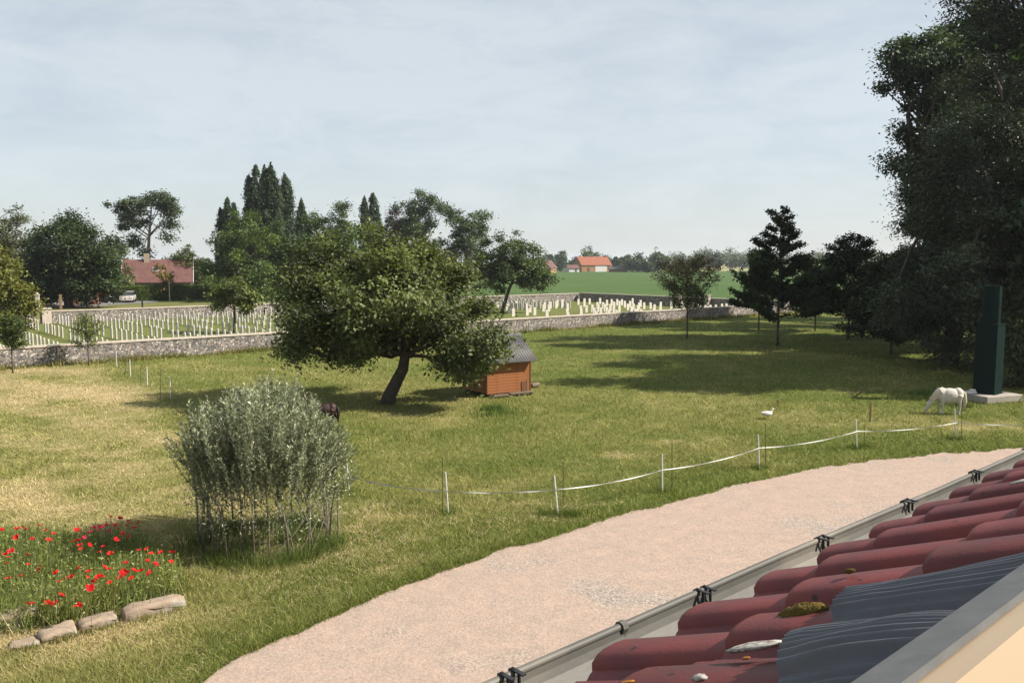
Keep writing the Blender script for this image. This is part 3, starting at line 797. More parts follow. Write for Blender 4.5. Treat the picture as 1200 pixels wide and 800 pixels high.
def branch_tree(name, label, base, H, rad_of, nb, color, leaf, trunk_r, seed, z_lo=0.22, rise=0.35, per=160, group=None, tip=None, cat='tree', bark=BARK, droop=0.0, spread=0.16, lean=(0, 0), nsub=3):
    """tree whose separate limbs reach out from a straight stem, leaves gathered along the limbs."""
    r = np.random.default_rng(seed); base = np.array(base, float); root = empty(name, tuple(base), 0, label, cat, group)
    b = MB(); top = np.array([lean[0], lean[1], H])
    b.tube([(0, 0, -0.05), (0, 0, 0.25), top * 0.35, top * 0.7, top], [trunk_r * 1.3, trunk_r, trunk_r * 0.85, trunk_r * 0.5, 0.012], 8)
    P_, I_, O_ = [], [], []; k = 0; ga = r.random() * 6.28
    for i in range(nb):
        t = z_lo + (1 - z_lo) * (i + r.random() * 0.7) / nb
        t = min(t, 0.985); ga += 2.4 + r.normal() * 0.3
        Lb = rad_of(t) * (0.7 + 0.45 * r.random()); s = top * t
        rs = rise * (0.6 + 0.8 * r.random()); e = s + np.array([math.cos(ga) * Lb, math.sin(ga) * Lb, Lb * rs - droop * Lb * Lb])
        br = [limb(b, s, e, max(trunk_r * 0.4 * (1.1 - t), 0.012), 0.008, r, 5, 5, 0.07)]
        for q in range(nsub):
            w0 = 0.35 + 0.5 * r.random(); s2 = np.array(br[0][int(w0 * 5)]); an = ga + r.choice([-1, 1]) * (0.5 + 0.4 * r.random())
            l2 = Lb * (0.25 + 0.3 * r.random()); br.append(limb(b, s2, s2 + np.array([math.cos(an) * l2, math.sin(an) * l2, l2 * rs * 1.1]), 0.012, 0.006, r, 4, 3, 0.06))
        for bi, pl in enumerate(br):
            pl = np.array(pl); m = int(per * (1.0 if bi == 0 else 0.5) * (0.5 + Lb / max(rad_of(0.45), 0.1) * 0.6) * (1.2 - 0.8 * t ** 1.5))
            w_ = r.random(m) ** 0.75 * (len(pl) - 1) * 0.98 + 0.02; j = np.minimum(w_.astype(int), len(pl) - 2); f = (w_ - j)[:, None]
            q = pl[j] * (1 - f) + pl[j + 1] * f + r.normal(size=(m, 3)) * spread * np.array([1, 1, 0.8])
            P_.append(q); I_.append(np.full(m, k)); O_.append(np.zeros((m, 3))); k += 1
    b.build('trunk', bark, root, smooth=True)
    P_ = np.concatenate(P_); I_ = np.concatenate(I_); L = leaf * (0.6 + 0.8 * r.random(len(P_)))
    tm = None
    if tip is not None: tm = np.clip((P_[:, 2] / H - 0.55) / 0.3, 0, 1) * (r.random(len(P_)) < 0.8)
    link('crown', np_mesh('crown', leaf_quads(P_, L, L * 0.5, 0.3, None, r), 4, LEAF, leaf_colors(I_, k, color, r, (0.02, 0.02, 0), tip=tip, tipmask=tm)), root)
    return root

# ------------------------------------------------------------------ trees
LB = 1.5
G_DARK = (0.036, 0.062, 0.016); G_MID = (0.058, 0.088, 0.022); G_LITE = (0.085, 0.115, 0.03); G_YEL = (0.15, 0.15, 0.03); G_BLUE = (0.040, 0.068, 0.034)
def gp_(px, d): p = at_d(px, 306, d); return (p[0], d, 0.0)

# broad leaning orchard tree
D0 = float(at_z(455, 472)[1])
tree('orchard_tree', 'broad spreading tree with a leaning dark trunk beside the wooden shed', at_z(455, 472),
     px_blobs([(385, 325, 52, 50, .5), (470, 318, 66, 44, 0), (405, 370, 72, 42, -1), (505, 352, 68, 50, .3), (545, 395, 46, 40, -.6), (358, 385, 36, 34, .5), (452, 385, 72, 38, 1.2), (425, 300, 50, 30, 1.5), (440, 350, 70, 50, -2.2), (505, 300, 40, 26, .8), (572, 402, 24, 26, -1.6), (552, 428, 24, 16, -1.2), (560, 415, 28, 24, .4), (395, 412, 22, 13, .2), (345, 405, 22, 16, -.4)], D0),
     76000, 0.082, (0.082, 0.10, 0.036), 0.26, trunk_top=at_d(486, 350, D0), trunk_mid=at_d(472, 432, D0), clump=0.62, nlimb=46, seed=5, fill=0.35, hue=(0.06, 0.05, 0.02), cvar=0.26, asp=0.52, up=0.25)

# trees behind the cemetery, from the gate eastwards
tree('chestnut_tree', 'large dark round chestnut tree over the brick building', gp_(78, 100), px_blobs([(75, 300, 50, 40), (62, 275, 30, 20), (100, 312, 32, 36), (45, 318, 30, 38), (80, 330, 50, 24), (90, 280, 26, 20), (112, 318, 18, 16)], 100), 46000, 0.18, (0.026, 0.042, 0.013), 0.5, clump=1.25, nlimb=14, seed=11, fill=0.5, cvar=0.3)
tree('willow_tree', 'tall pale tree rising behind the chestnut', gp_(8, 118), px_blobs([(5, 270, 24, 32), (-12, 285, 30, 40), (20, 290, 16, 30), (8, 318, 30, 30)], 118), 13000, 0.17, (0.075, 0.085, 0.04), 0.35, clump=1.0, seed=12)
tree('maple_tree', 'yellow-green bushy tree at the end of the cemetery lawn', at_z(2, 397), px_blobs([(-6, 330, 34, 34), (10, 358, 26, 26), (-20, 365, 34, 30), (18, 372, 16, 16), (4, 312, 20, 20)], float(at_z(2, 397)[1])), 12000, 0.12, (0.105, 0.108, 0.022), 0.16, clump=0.75, seed=13)
tree('plane_tree', 'tall tree with pale bare lower trunk behind the red-roofed house', gp_(174, 142), px_blobs([(150, 246, 22, 14), (178, 240, 24, 16), (200, 245, 15, 12), (160, 262, 20, 12), (200, 262, 8, 10), (156, 280, 10, 10), (196, 276, 6, 8), (168, 297, 9, 6), (140, 250, 12, 12), (188, 232, 14, 9)], 142), 11000, 0.21, (0.045, 0.065, 0.03), 0.3, trunk_top=at_d(178, 236, 142), trunk_mid=at_d(174, 290, 142), clump=1.0, bark=BARK_PALE, nlimb=26, seed=14, fill=0.3, keep=0.55)
tree('ash_tree', 'rounded green tree beside the gable of the red-roofed house', gp_(135, 150), px_blobs([(130, 300, 20, 16), (120, 318, 22, 22), (145, 322, 16, 14)], 150), 6000, 0.22, G_MID, 0.3, seed=15)
tree('hazel_tree', 'bushy mid-green tree filling in beside the red-roofed house', gp_(222, 128), px_blobs([(215, 308, 22, 20), (236, 318, 20, 20), (205, 318, 14, 18), (228, 338, 24, 16)], 128), 10000, 0.18, (0.06, 0.078, 0.026), 0.3, seed=16)
def spire_tree(name, label, px, d, spires, color, seed, group, leaf=0.15):
    """fastigiate poplar: steep plumes of small leaves, each plume (px, top row, half width px, bottom row)."""
    r = np.random.default_rng(seed); base = np.array(gp_(px, d)); root = empty(name, tuple(base), 0, label, 'tree', group); b = MB()
    P_, I_, O_ = [], [], []; cid = 0; k = d / FPX
    for (sx, ty, hw, by) in spires:
        top = at_d(sx, ty, d) - base; zb = max(1.0, at_d(sx, by, d)[2]); H_ = top[2] - zb; R_ = hw * k * 1.55
        b.tube([(0, 0, 0), (top[0] * .3, 0, zb * .6 + .3), (top[0], r.normal() * .2, top[2] - .4)], [.25, .2, .03], 7)
        npl = int(36 + 7 * H_)
        for q in range(npl):
            t = r.random() ** .85; a = r.random() * 6.283; rr_ = R_ * (0.7 + .55 * r.random()) * math.sin(math.pi * min(1, .30 + .70 * t ** 1.15)) ** .55 * (0.4 + .6 * r.random())
            c0 = np.array([top[0] + rr_ * math.cos(a), rr_ * math.sin(a), zb + H_ * t * .97]); ln_ = min(H_ * .09, 1.3) * (.6 + .8 * r.random()) * (1.1 - .5 * t)
            m = int(46 + 26 * r.random()); u_ = r.random(m)
            pts = c0 + np.stack([r.normal(size=m) * .19 * R_ * (1.15 - u_), r.normal(size=m) * .19 * R_ * (1.15 - u_), (u_ - .35) * ln_ * 1.6], 1)
            P_.append(pts); I_.append(np.full(m, cid)); O_.append(np.tile([math.cos(a), math.sin(a), 0.2], (m, 1))); cid += 1
        m = 50; u_ = r.random(m); P_.append(np.array([top[0], 0, top[2] - 1.2]) + np.stack([r.normal(size=m) * .12 * (1.2 - u_), r.normal(size=m) * .12 * (1.2 - u_), u_ * 1.2], 1)); I_.append(np.full(m, cid)); O_.append(np.zeros((m, 3))); cid += 1
    b.build('trunk', BARK, root, smooth=True)
    P_, I_, O_ = np.concatenate(P_), np.concatenate(I_), np.concatenate(O_); L = leaf * (.6 + .8 * r.random(len(P_)))
    link('crown', np_mesh('crown', leaf_quads(P_, L, L * .5, 0.0, O_ * .8, r), 4, LEAF, leaf_colors(I_, cid, color, r, (.02, .02, 0), cvar=.2)), root)
PG = 'poplars behind the cemetery'
spire_tree('lombardy_poplar', 'narrow poplar spires at the gate-side edge of the tall clump', 266, 138, [(266, 233, 6, 345), (258, 246, 6, 345), (274, 238, 5, 345)], G_BLUE, 21, PG)
spire_tree('lombardy_poplar', 'tallest poplar of the clump with forked top', 298, 136, [(292, 206, 7, 340), (300, 193, 7, 340), (305, 212, 6, 340), (296, 225, 9, 345)], (0.034, 0.056, 0.028), 22, PG)
spire_tree('lombardy_poplar', 'leafy tall poplar standing in the middle of the clump', 315, 132, [(310, 193, 6, 340), (317, 193, 7, 340), (322, 208, 8, 345), (313, 214, 9, 345)], (0.038, 0.06, 0.028), 23, PG)
spire_tree('lombardy_poplar', 'separate rounded poplar next to the tall clump', 334, 138, [(333, 202, 8, 345), (337, 212, 7, 345), (331, 222, 8, 345)], (0.034, 0.054, 0.03), 24, PG)
spire_tree('lombardy_poplar', 'short thin poplar tip above the round trees', 353, 140, [(353, 235, 5, 345), (357, 246, 5, 345), (349, 252, 5, 345)], G_BLUE, 25, PG)
spire_tree('lombardy_poplar', 'slim dark poplar of the far pair', 427, 165, [(427, 233, 5.5, 345)], (0.028, 0.046, 0.026), 26, PG, .18)
spire_tree('lombardy_poplar', 'wider paler poplar of the far pair', 438, 168, [(437, 227, 6, 345), (442, 246, 5, 345)], (0.04, 0.06, 0.036), 27, PG, .18)
for (nm, lb, px, d, bl, n, lf, sd, colr) in (
    ('lime_tree', 'bright green dense tree rising against the poplars', 286, 118, [(285, 275, 26, 32), (268, 300, 26, 34), (300, 305, 32, 40), (280, 330, 40, 28), (255, 320, 16, 24), (310, 335, 26, 20)], 11000, 0.28, 31, (0.062, 0.092, 0.022)),
    ('sycamore_tree', 'dark dense tree between the poplars and the orchard tree', 340, 122, [(338, 290, 22, 30), (325, 305, 22, 30), (350, 310, 30, 36)], 5500, 0.28, 32, (0.04, 0.066, 0.018)),
    ('oak_tree', 'wide green tree with a raised shoulder beyond the headstones', 390, 126, [(400, 255, 15, 20), (378, 262, 18, 20), (390, 285, 32, 32), (402, 300, 26, 36), (372, 300, 20, 30)], 7000, 0.28, 33, (0.056, 0.088, 0.024)),
    ('birch_tree', 'tall airy tree above the copper-leaved one', 493, 150, [(492, 240, 24, 14), (478, 252, 22, 14), (508, 250, 14, 18), (490, 265, 26, 16), (500, 285, 20, 22)], 5200, 0.33, 34, (0.055, 0.082, 0.036)),
    ('birch_tree', 'tall airy tree with forked pale stems above the long flint wall', 548, 146, [(535, 255, 16, 14), (556, 256, 18, 15), (545, 275, 24, 16), (530, 290, 14, 20), (566, 278, 12, 14), (548, 300, 26, 20)], 4800, 0.33, 35, (0.058, 0.086, 0.038)),
    ('copper_beech', 'purple-leaved tree behind the orchard tree', 470, 155, [(468, 262, 15, 13), (480, 272, 20, 12), (462, 278, 14, 14)], 2600, 0.33, 36, (0.042, 0.014, 0.022))):
    tree(nm, lb, gp_(px, d), px_blobs(bl, d), int(n * 2.4), lf * 0.6, colr, 0.35, seed=sd, nlimb=14, clump=1.0, fill=0.35, bark=BARK_PALE if 'birch' in nm else BARK, keep=0.8 if 'birch' in nm else 1.0)

DW = 78.0
bt = branch_tree
b13 = gp_(588, DW + 12)
tree('cherry_tree', 'mid-green spreading tree standing over the headstones', b13, px_blobs([(590, 300, 34, 20), (612, 312, 34, 24), (585, 325, 28, 20), (625, 330, 22, 14), (600, 285, 24, 12), (570, 310, 18, 24), (640, 322, 10, 12)], DW + 12), 15000, 0.14, (0.05, 0.072, 0.022), 0.2, clump=0.6, seed=41, nlimb=30, keep=0.8, fill=0.3)
for i, (sx, sy, ex, ey) in enumerate(()): pass
tree('field_maple', 'small light green tree among the headstone rows', at_z(275, 390), px_blobs([(275, 345, 22, 16), (262, 352, 14, 12), (290, 352, 14, 12), (276, 334, 14, 9)], float(at_z(275, 390)[1])), 3600, 0.13, (0.085, 0.105, 0.03), 0.10, clump=0.5, seed=42, keep=0.8)
bt('young_tree', 'thin young tree on the mown grass against the flint wall', at_z(15, 437), 2.75, lambda t: 0.75 * math.sin(math.pi * min(1, (t - 0.2) / 0.85)) + .1, 18, (0.055, 0.078, 0.022), 0.055, 0.035, 43, z_lo=0.42, rise=0.7, per=110, spread=0.12)
bt('sapling', 'loose leafy sapling in front of the cemetery wall', at_z(104, 428), 2.7, lambda t: 0.55 * math.sin(math.pi * min(1, t)) + .1, 16, (0.09, 0.11, 0.03), 0.05, 0.03, 44, z_lo=0.3, rise=0.9, per=70, spread=0.12)
bt('plum_tree', 'young tree with reddish upper leaves on the shaded grass', at_z(805, 396), 5.35, lambda t: 2.1 * math.sin(math.pi * min(1, max(0.05, (t - 0.22) / 0.85))) + .25, 34, (0.06, 0.075, 0.028), 0.075, 0.055, 45, z_lo=0.34, rise=0.6, per=120, tip=(0.12, 0.085, 0.04), spread=0.2)
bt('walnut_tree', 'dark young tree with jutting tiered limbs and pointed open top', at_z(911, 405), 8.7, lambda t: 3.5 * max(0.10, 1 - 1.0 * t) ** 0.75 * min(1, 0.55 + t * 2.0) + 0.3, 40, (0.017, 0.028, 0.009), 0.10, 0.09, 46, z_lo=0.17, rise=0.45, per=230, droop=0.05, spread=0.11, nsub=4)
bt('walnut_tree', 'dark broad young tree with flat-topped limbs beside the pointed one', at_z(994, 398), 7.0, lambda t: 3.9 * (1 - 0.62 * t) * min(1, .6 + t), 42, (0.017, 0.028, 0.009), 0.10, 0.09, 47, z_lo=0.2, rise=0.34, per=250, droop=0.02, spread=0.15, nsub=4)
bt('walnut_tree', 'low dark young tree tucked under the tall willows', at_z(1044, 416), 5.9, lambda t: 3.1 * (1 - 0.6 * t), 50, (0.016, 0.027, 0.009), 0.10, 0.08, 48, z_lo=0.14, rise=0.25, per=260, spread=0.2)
bt('cherry_tree', 'thin-stemmed dark tree standing behind the pointed walnut', at_z(889, 387), 6.2, lambda t: 1.9 * (1 - 0.6 * t), 34, (0.026, 0.044, 0.014), 0.11, 0.06, 49, z_lo=0.35, rise=0.4, per=170, spread=0.18)
bt('cherry_tree', 'dark leafy tree filling the gap between walnut and willows', at_z(955, 388), 5.2, lambda t: 2.5 * (1 - 0.55 * t), 36, (0.024, 0.042, 0.013), 0.11, 0.06, 50, z_lo=0.25, rise=0.35, per=200, spread=0.2)

# tall trees over the metal tower
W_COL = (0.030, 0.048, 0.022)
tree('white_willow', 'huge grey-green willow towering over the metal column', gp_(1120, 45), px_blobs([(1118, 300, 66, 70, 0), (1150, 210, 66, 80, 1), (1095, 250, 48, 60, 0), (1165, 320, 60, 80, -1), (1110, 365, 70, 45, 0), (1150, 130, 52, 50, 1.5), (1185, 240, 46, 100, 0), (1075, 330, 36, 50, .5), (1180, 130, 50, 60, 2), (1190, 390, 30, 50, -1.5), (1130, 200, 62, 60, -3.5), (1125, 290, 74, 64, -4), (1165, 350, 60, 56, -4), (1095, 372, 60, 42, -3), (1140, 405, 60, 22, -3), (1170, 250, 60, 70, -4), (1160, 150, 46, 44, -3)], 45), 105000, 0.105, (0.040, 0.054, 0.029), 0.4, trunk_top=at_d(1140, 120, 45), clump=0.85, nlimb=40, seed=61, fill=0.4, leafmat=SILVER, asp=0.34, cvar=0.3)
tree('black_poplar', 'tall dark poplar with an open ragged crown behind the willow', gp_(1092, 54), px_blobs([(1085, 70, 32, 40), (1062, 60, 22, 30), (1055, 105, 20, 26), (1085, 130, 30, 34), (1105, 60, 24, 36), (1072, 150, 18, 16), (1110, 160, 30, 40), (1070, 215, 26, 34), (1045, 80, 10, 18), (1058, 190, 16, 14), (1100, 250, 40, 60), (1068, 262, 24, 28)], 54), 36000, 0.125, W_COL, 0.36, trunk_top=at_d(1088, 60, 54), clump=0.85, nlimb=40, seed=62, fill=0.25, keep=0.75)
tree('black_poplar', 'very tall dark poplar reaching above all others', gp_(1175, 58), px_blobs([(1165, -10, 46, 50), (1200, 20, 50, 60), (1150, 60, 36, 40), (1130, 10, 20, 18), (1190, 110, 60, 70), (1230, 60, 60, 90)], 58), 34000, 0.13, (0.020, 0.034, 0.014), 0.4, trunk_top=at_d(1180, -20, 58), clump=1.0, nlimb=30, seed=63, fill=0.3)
tree('white_willow', 'silvery leaved willow boughs hanging beside the metal column', gp_(1232, 40), px_blobs([(1222, 320, 50, 80), (1215, 250, 44, 60), (1240, 400, 50, 60), (1196, 372, 16, 40, -2), (1250, 200, 60, 70)], 40), 20000, 0.11, (0.07, 0.088, 0.04), 0.4, clump=0.8, nlimb=18, seed=64, leafmat=SILVER, asp=0.34, fill=0.35)
tree('black_poplar', 'broad poplar at the paddock edge shading the lawn behind the pony', (26.5, 37.2, 0), [(26.5, 37.2, 8, 3.6, 3.0, 5.5), (27, 37.5, 14, 3.2, 2.8, 4.5), (25.5, 37, 17.5, 2.2, 2.2, 2.6), (28, 37, 5, 3.4, 2.8, 3.5)], 26000, 0.24, W_COL, 0.4, clump=1.0, seed=81, nlimb=16)
tree('black_poplar', 'poplar in the row beyond the willow boughs', (32, 44.5, 0), [(32, 44.5, 8, 3.6, 3.4, 5.5), (32, 45, 14, 3.4, 3.0, 5), (31.5, 44, 19, 2.4, 2.4, 3)], 24000, 0.24, W_COL, 0.4, clump=1.1, seed=82, nlimb=16)
tree('black_poplar', 'poplar closing the row towards the crop field', (36, 53, 0), [(36, 53, 8, 4, 3.6, 6), (36, 53, 15, 3.6, 3.2, 6), (36, 53, 21, 2.4, 2.4, 4)], 24000, 0.24, W_COL, 0.4, clump=1.1, seed=83, nlimb=16)
for (x_, y_, h_, lb, sd) in ((38, 71.5, 27, 'tall poplar behind the willows throwing shade on the flint wall', 84), (45, 79.5, 27, 'tall poplar in the row near the corner of the cemetery', 85), (36, 60, 23, 'tall poplar between the ragged poplar and the cemetery wall', 86)):
    tree('black_poplar', lb, (x_, y_, 0), [(x_, y_, h_ * .35, 3.6, 3.4, h_ * .28), (x_, y_, h_ * .62, 3.4, 3.2, h_ * .25), (x_, y_, h_ * .85, 2.4, 2.4, h_ * .15)], 20000, 0.26, W_COL, 0.4, clump=1.1, seed=sd, nlimb=14)
tree('elder_shrub', 'rounded dark shrub growing behind the tower plinth', at_z(1192, 455), px_blobs([(1193, 440, 22, 16), (1215, 436, 26, 22), (1180, 447, 12, 9)], float(at_z(1192, 455)[1])), 4000, 0.07, (0.06, 0.075, 0.028), 0.04, clump=0.3, seed=65, cat='shrub', nlimb=8)

# distant trees on the horizon
FARC = [(0.05, 0.075, 0.04), (0.042, 0.065, 0.036), (0.06, 0.08, 0.04)]
far = [(657, 470, 8, 9, 292), (646, 430, 6, 8, 299), (690, 520, 12, 7, 291), (708, 540, 10, 6, 297), (722, 480, 6, 8, 300), (735, 500, 7, 6, 300), (747, 430, 11, 10, 298), (757, 420, 9, 8, 304), (768, 440, 11, 12, 290), (779, 500, 10, 9, 300), (795, 640, 16, 8, 298), (812, 660, 16, 9, 296), (828, 650, 16, 9, 294), (842, 640, 18, 10, 294), (858, 660, 16, 10, 294), (870, 600, 12, 9, 297), (672, 560, 12, 5, 302), (885, 640, 18, 9, 296), (905, 660, 18, 9, 297), (930, 640, 20, 9, 295), (955, 660, 20, 9, 296), (980, 640, 20, 10, 296), (1005, 620, 20, 10, 294), (1030, 640, 20, 10, 295), (640, 600, 14, 6, 300), (620, 620, 18, 7, 300), (600, 600, 16, 8, 298)]
for i, (px, d, rx, ry, ty) in enumerate(far):
    zt = at_d(px, ty, d)[2]; k = d / FPX
    hz = max(zt, 4.0); hb = max(hz * 0.47, ry * k)
    x0 = at_d(px, 306, d)[0]; rr2 = np.random.default_rng(900 + i)
    bl = [(x0, d, hz - hb * 0.98, rx * k * 0.8, rx * k * 0.8, hb)] + [(x0 + rr2.normal() * rx * k * .5, d + rr2.normal() * 2, hz * (0.35 + 0.3 * rr2.random()), rx * k * .55, rx * k * .55, hz * .3) for _ in range(4)]
    tree('distant_tree', ['rounded far-off tree on the horizon beyond the crop field', 'bushy far-off tree on the horizon beyond the stubble'][0 if d < 560 else 1], (x0, d, 0), bl, 1700, 0.5 + d * 0.0005, FARC[i % 3], 0.3, seed=300 + i, clump=rx * k * .35, nlimb=4, group='distant trees by the barn' if d < 560 else 'distant trees along the skyline')

# ------------------------------------------------------------------ wooden shed under the tree
CEDAR = mat('cedar_board', (0.42, 0.17, 0.065), (0.33, 0.125, 0.045), 4, 0.75, 0.3, 30)
CEDAR_D = mat('cedar_trim', (0.20, 0.085, 0.04), (0.15, 0.065, 0.03), 6, 0.8)
SHEET = mat('corrugated_sheet', (0.07, 0.07, 0.08), (0.11, 0.105, 0.11), 3, 0.6, 0.1)
OLDWOOD = mat('old_wood', (0.2, 0.15, 0.11), (0.13, 0.1, 0.075), 8, 0.9, 0.3)
sFL, sFR = at_z(571, 466), at_z(621, 461)
fv = (sFR - sFL)[:2]; SW = float(np.linalg.norm(fv)); srz = math.atan2(fv[1], fv[0]); SD = 2.1
shed = empty('wooden_shed', tuple((sFL + sFR) / 2), srz, 'small orange-brown boarded shed with dark corrugated roof under the leaning tree', 'shed')
Z0, ZE, NB = 0.14, 1.62, 12; bh = (ZE - Z0) / NB; RISE = 0.82
core = MB(); core.box((0, SD / 2, (Z0 + ZE) / 2), (SW - 0.05, SD - 0.05, ZE - Z0))
core.prism([(-SW / 2 + .025, 0.025, ZE), (-SW / 2 + .025, SD - .025, ZE), (-SW / 2 + .025, SD / 2, ZE + RISE * 0.97)], (0, 0, 0), (SW - .05, 0, 0))
core.build('shed_core', CEDAR_D, shed)
bm1 = MB().box((0, 0, 0), (SW, 0.022, bh - 0.014)).mesh('board', CEDAR); bm2 = MB().box((0, 0, 0), (0.022, SD - 0.03, bh - 0.014)).mesh('board', CEDAR)
for k in range(NB):
    z = Z0 + bh * (k + 0.5); tl = math.radians(5)
    for (me_, loc, rot) in ((bm1, (0, -0.004, z), (tl, 0, 0)), (bm1, (0, SD + 0.004, z), (-tl, 0, 0)), (bm2, (-SW / 2 + 0.004, SD / 2, z), (0, tl, 0)), (bm2, (SW / 2 - 0.004, SD / 2, z), (0, -tl, 0))):
        o = link('board', me_, shed, loc); o.rotation_euler = rot
for k in range(6):
    z = ZE + RISE * (k + 0.5) / 6; wd = SD * (1 - (k + 0.7) / 6.2)
    for sx in (-1, 1): MB().box((0, 0, 0), (0.022, wd, RISE / 6 - .006)).build('board', CEDAR, shed, (sx * (SW / 2 - 0.012), SD / 2, z))
for sx in (-1, 1):
    MB().box((0, 0, 0), (0.05, 0.05, ZE - Z0)).build('corner_post', CEDAR_D, shed, (sx * (SW / 2 + 0.012), -0.012, (Z0 + ZE) / 2))
for (x, y) in ((-.8, .1), (.8, .1), (-.8, SD - .1), (.8, SD - .1), (0, .1)): MB().box((0, 0, 0), (0.18, 0.18, 0.16)).build('footing', OLDWOOD, shed, (x, y, 0.07))
dr_ = MB().box((0, 0, 0), (0.24, 0.03, 0.40)).build('hatch', CEDAR_D, shed, (SW / 2 - 0.32, -0.03, Z0 + 0.22))
MB().box((0, 0, 0), (0.03, 0.02, 0.46)).build('hatch_frame', OLDWOOD, dr_, (0.14, -0.012, 0.02))
for i, (x0, x1) in enumerate(((-0.95, -0.2), (-0.12, 0.98))):
    MB().box((0, 0, 0), (x1 - x0, 0.28, 0.05)).build('plank', OLDWOOD, shed, ((x0 + x1) / 2, -0.24, 0.10 + 0.03 * i))
for x in (-0.1, 0.3, 0.95): MB().box((0, 0, 0), (0.1, 0.2, 0.1)).build('plank_support', OLDWOOD, shed, (x, -0.25, 0.045))
# corrugated roof, two slopes
for side in (1, -1):
    b = MB(); nx_ = 76; rows = 2; W2 = SW / 2 + 0.16; vs = []; fs = []
    ye, ze = -0.32, ZE - 0.32 * RISE / (SD / 2) + 0.06; yr, zr = SD / 2, ZE + RISE + 0.06
    for r_ in range(rows):
        f = r_ / (rows - 1)
        for i in range(nx_ + 1):
            x = -W2 + 2 * W2 * i / nx_; h_ = 0.016 * math.cos(2 * math.pi * i / 4)
            y = ye + (yr - ye) * f; vs.append((x, y if side == 1 else SD - y, ze + (zr - ze) * f + h_))
    for r_ in range(rows - 1):
        for i in range(nx_): fs.append((r_ * (nx_ + 1) + i, r_ * (nx_ + 1) + i + 1, (r_ + 1) * (nx_ + 1) + i + 1, (r_ + 1) * (nx_ + 1) + i))
    b.add(vs, fs); o = b.build('roof_sheet', SHEET, shed, smooth=True)
    md = o.modifiers.new('thickness', 'SOLIDIFY'); md.thickness = 0.008
rc = MB(); rc.prism([(-SW / 2 - .17, SD / 2 - .14, ZE + RISE - .03), (-SW / 2 - .17, SD / 2, ZE + RISE + .10), (-SW / 2 - .17, SD / 2 + .14, ZE + RISE - .03), (-SW / 2 - .17, SD / 2, ZE + RISE + .085)], (0, 0, 0), (SW + .34, 0, 0)); rc.build('ridge_cap', SHEET, shed)
# small log by the shed
p = at_z(627, 454); lg = MB(); lg.tube([(-0.25, 0, 0.11), (0.0, 0, 0.12), (0.25, 0.02, 0.11)], [0.1, 0.115, 0.1], 9)
props(lg.build('log', OLDWOOD, None, tuple(p), srz + 0.3), 'short grey log lying next to the shed', 'log')

# ------------------------------------------------------------------ metal column on a concrete plinth
TGREEN = mat('dark_green_metal', (0.0055, 0.017, 0.016), (0.0075, 0.022, 0.020), 2, 0.7, 0.05, 20, 4, 0.05)
CONC = mat('concrete', (0.42, 0.38, 0.33), (0.33, 0.3, 0.26), 3, 0.9, 0.3, 20)
p_c, p_l, p_r = at_z(1167, 473.5), at_z(1126, 466), at_z(1190, 467)
ev = (p_l - p_c)[:2]; LW = float(np.linalg.norm(ev)) ; rv = (p_r - p_c)[:2]
ex = -ev / LW; ey = np.array([-ex[1], ex[0]]); RW = max(1.4, abs(float(rv @ ey)))
trz = math.atan2(ex[1], ex[0]); cpl = np.array([p_c[0], p_c[1]]) - ex * LW / 2 + ey * RW / 2
cpl = cpl + np.array([-0.35, 0.0])
tower = empty('metal_column', (cpl[0], cpl[1], 0), trz, 'dark green stepped metal column on a concrete plinth behind the white pony', 'column')
MB().box((0, 0, 0.14), (LW, RW, 0.28)).build('plinth', CONC, tower, bevel=0.02)
zt1 = float(at_d(1157, 380, cpl[1])[2]); zt2 = float(at_d(1157, 335, cpl[1])[2]); kd = cpl[1] / FPX
def poly_prism(n, r, z0, z1, m, name, par, rot=0, sq=1.0, bev=0.0):
    b = MB(); b.prism([(r * math.cos(2 * math.pi * k / n + rot), r * sq * math.sin(2 * math.pi * k / n + rot), z0) for k in range(n)], (0, 0, z0), (0, 0, z1)); return b.build(name, m, par, bevel=bev)
r1 = 0.575; r2 = 9.8 * kd
lower = poly_prism(4, r1, 0.30, zt1, TGREEN, 'lower_drum', tower, math.pi / 4)
poly_prism(4, r1 * 1.07, zt1, zt1 + 0.04, TGREEN, 'flange', tower, math.pi / 4)
poly_prism(4, r1 * 1.12, 0.281, 0.31, TGREEN, 'base_plate', tower, math.pi / 4)
upper = poly_prism(10, r2, zt1 + 0.04, zt2, TGREEN, 'upper_drum', tower, 0.2)
poly_prism(10, r2 * 1.03, zt1 + 0.55 * (zt2 - zt1), zt1 + 0.55 * (zt2 - zt1) + 0.03, TGREEN, 'band', upper, 0.2)
bolt = MB().tube([(0, -0.02, 0), (0, 0.01, 0)], 0.02, 6).mesh('bolt', TGREEN)
for x in (-0.28, 0.4):
    for z in np.arange(0.5, zt1, 0.17): link('bolt', bolt, lower, (x, -r1 * 0.7071 - 0.004, z))
TOFF = Vector((-0.02, 0.0, 0)); TROT = 0.36
for o_ in list(tower.children):
    if o_.name.startswith('plinth'): continue
    o_.location = TOFF; o_.rotation_euler = (0, 0, TROT)
q = at_z(1135, 461, 0.3); pb = MB(); pb.box((0, 0, 0.05), (0.42, 0.2, 0.1)); pb.box((0.08, 0, 0.14), (0.2, 0.16, 0.08))
props(pb.build('salt_block', WHITE, None, (q[0] + .15, q[1] + .1, 0.28), 0.3, bevel=0.02), 'small white block lying on the concrete plinth', 'block')

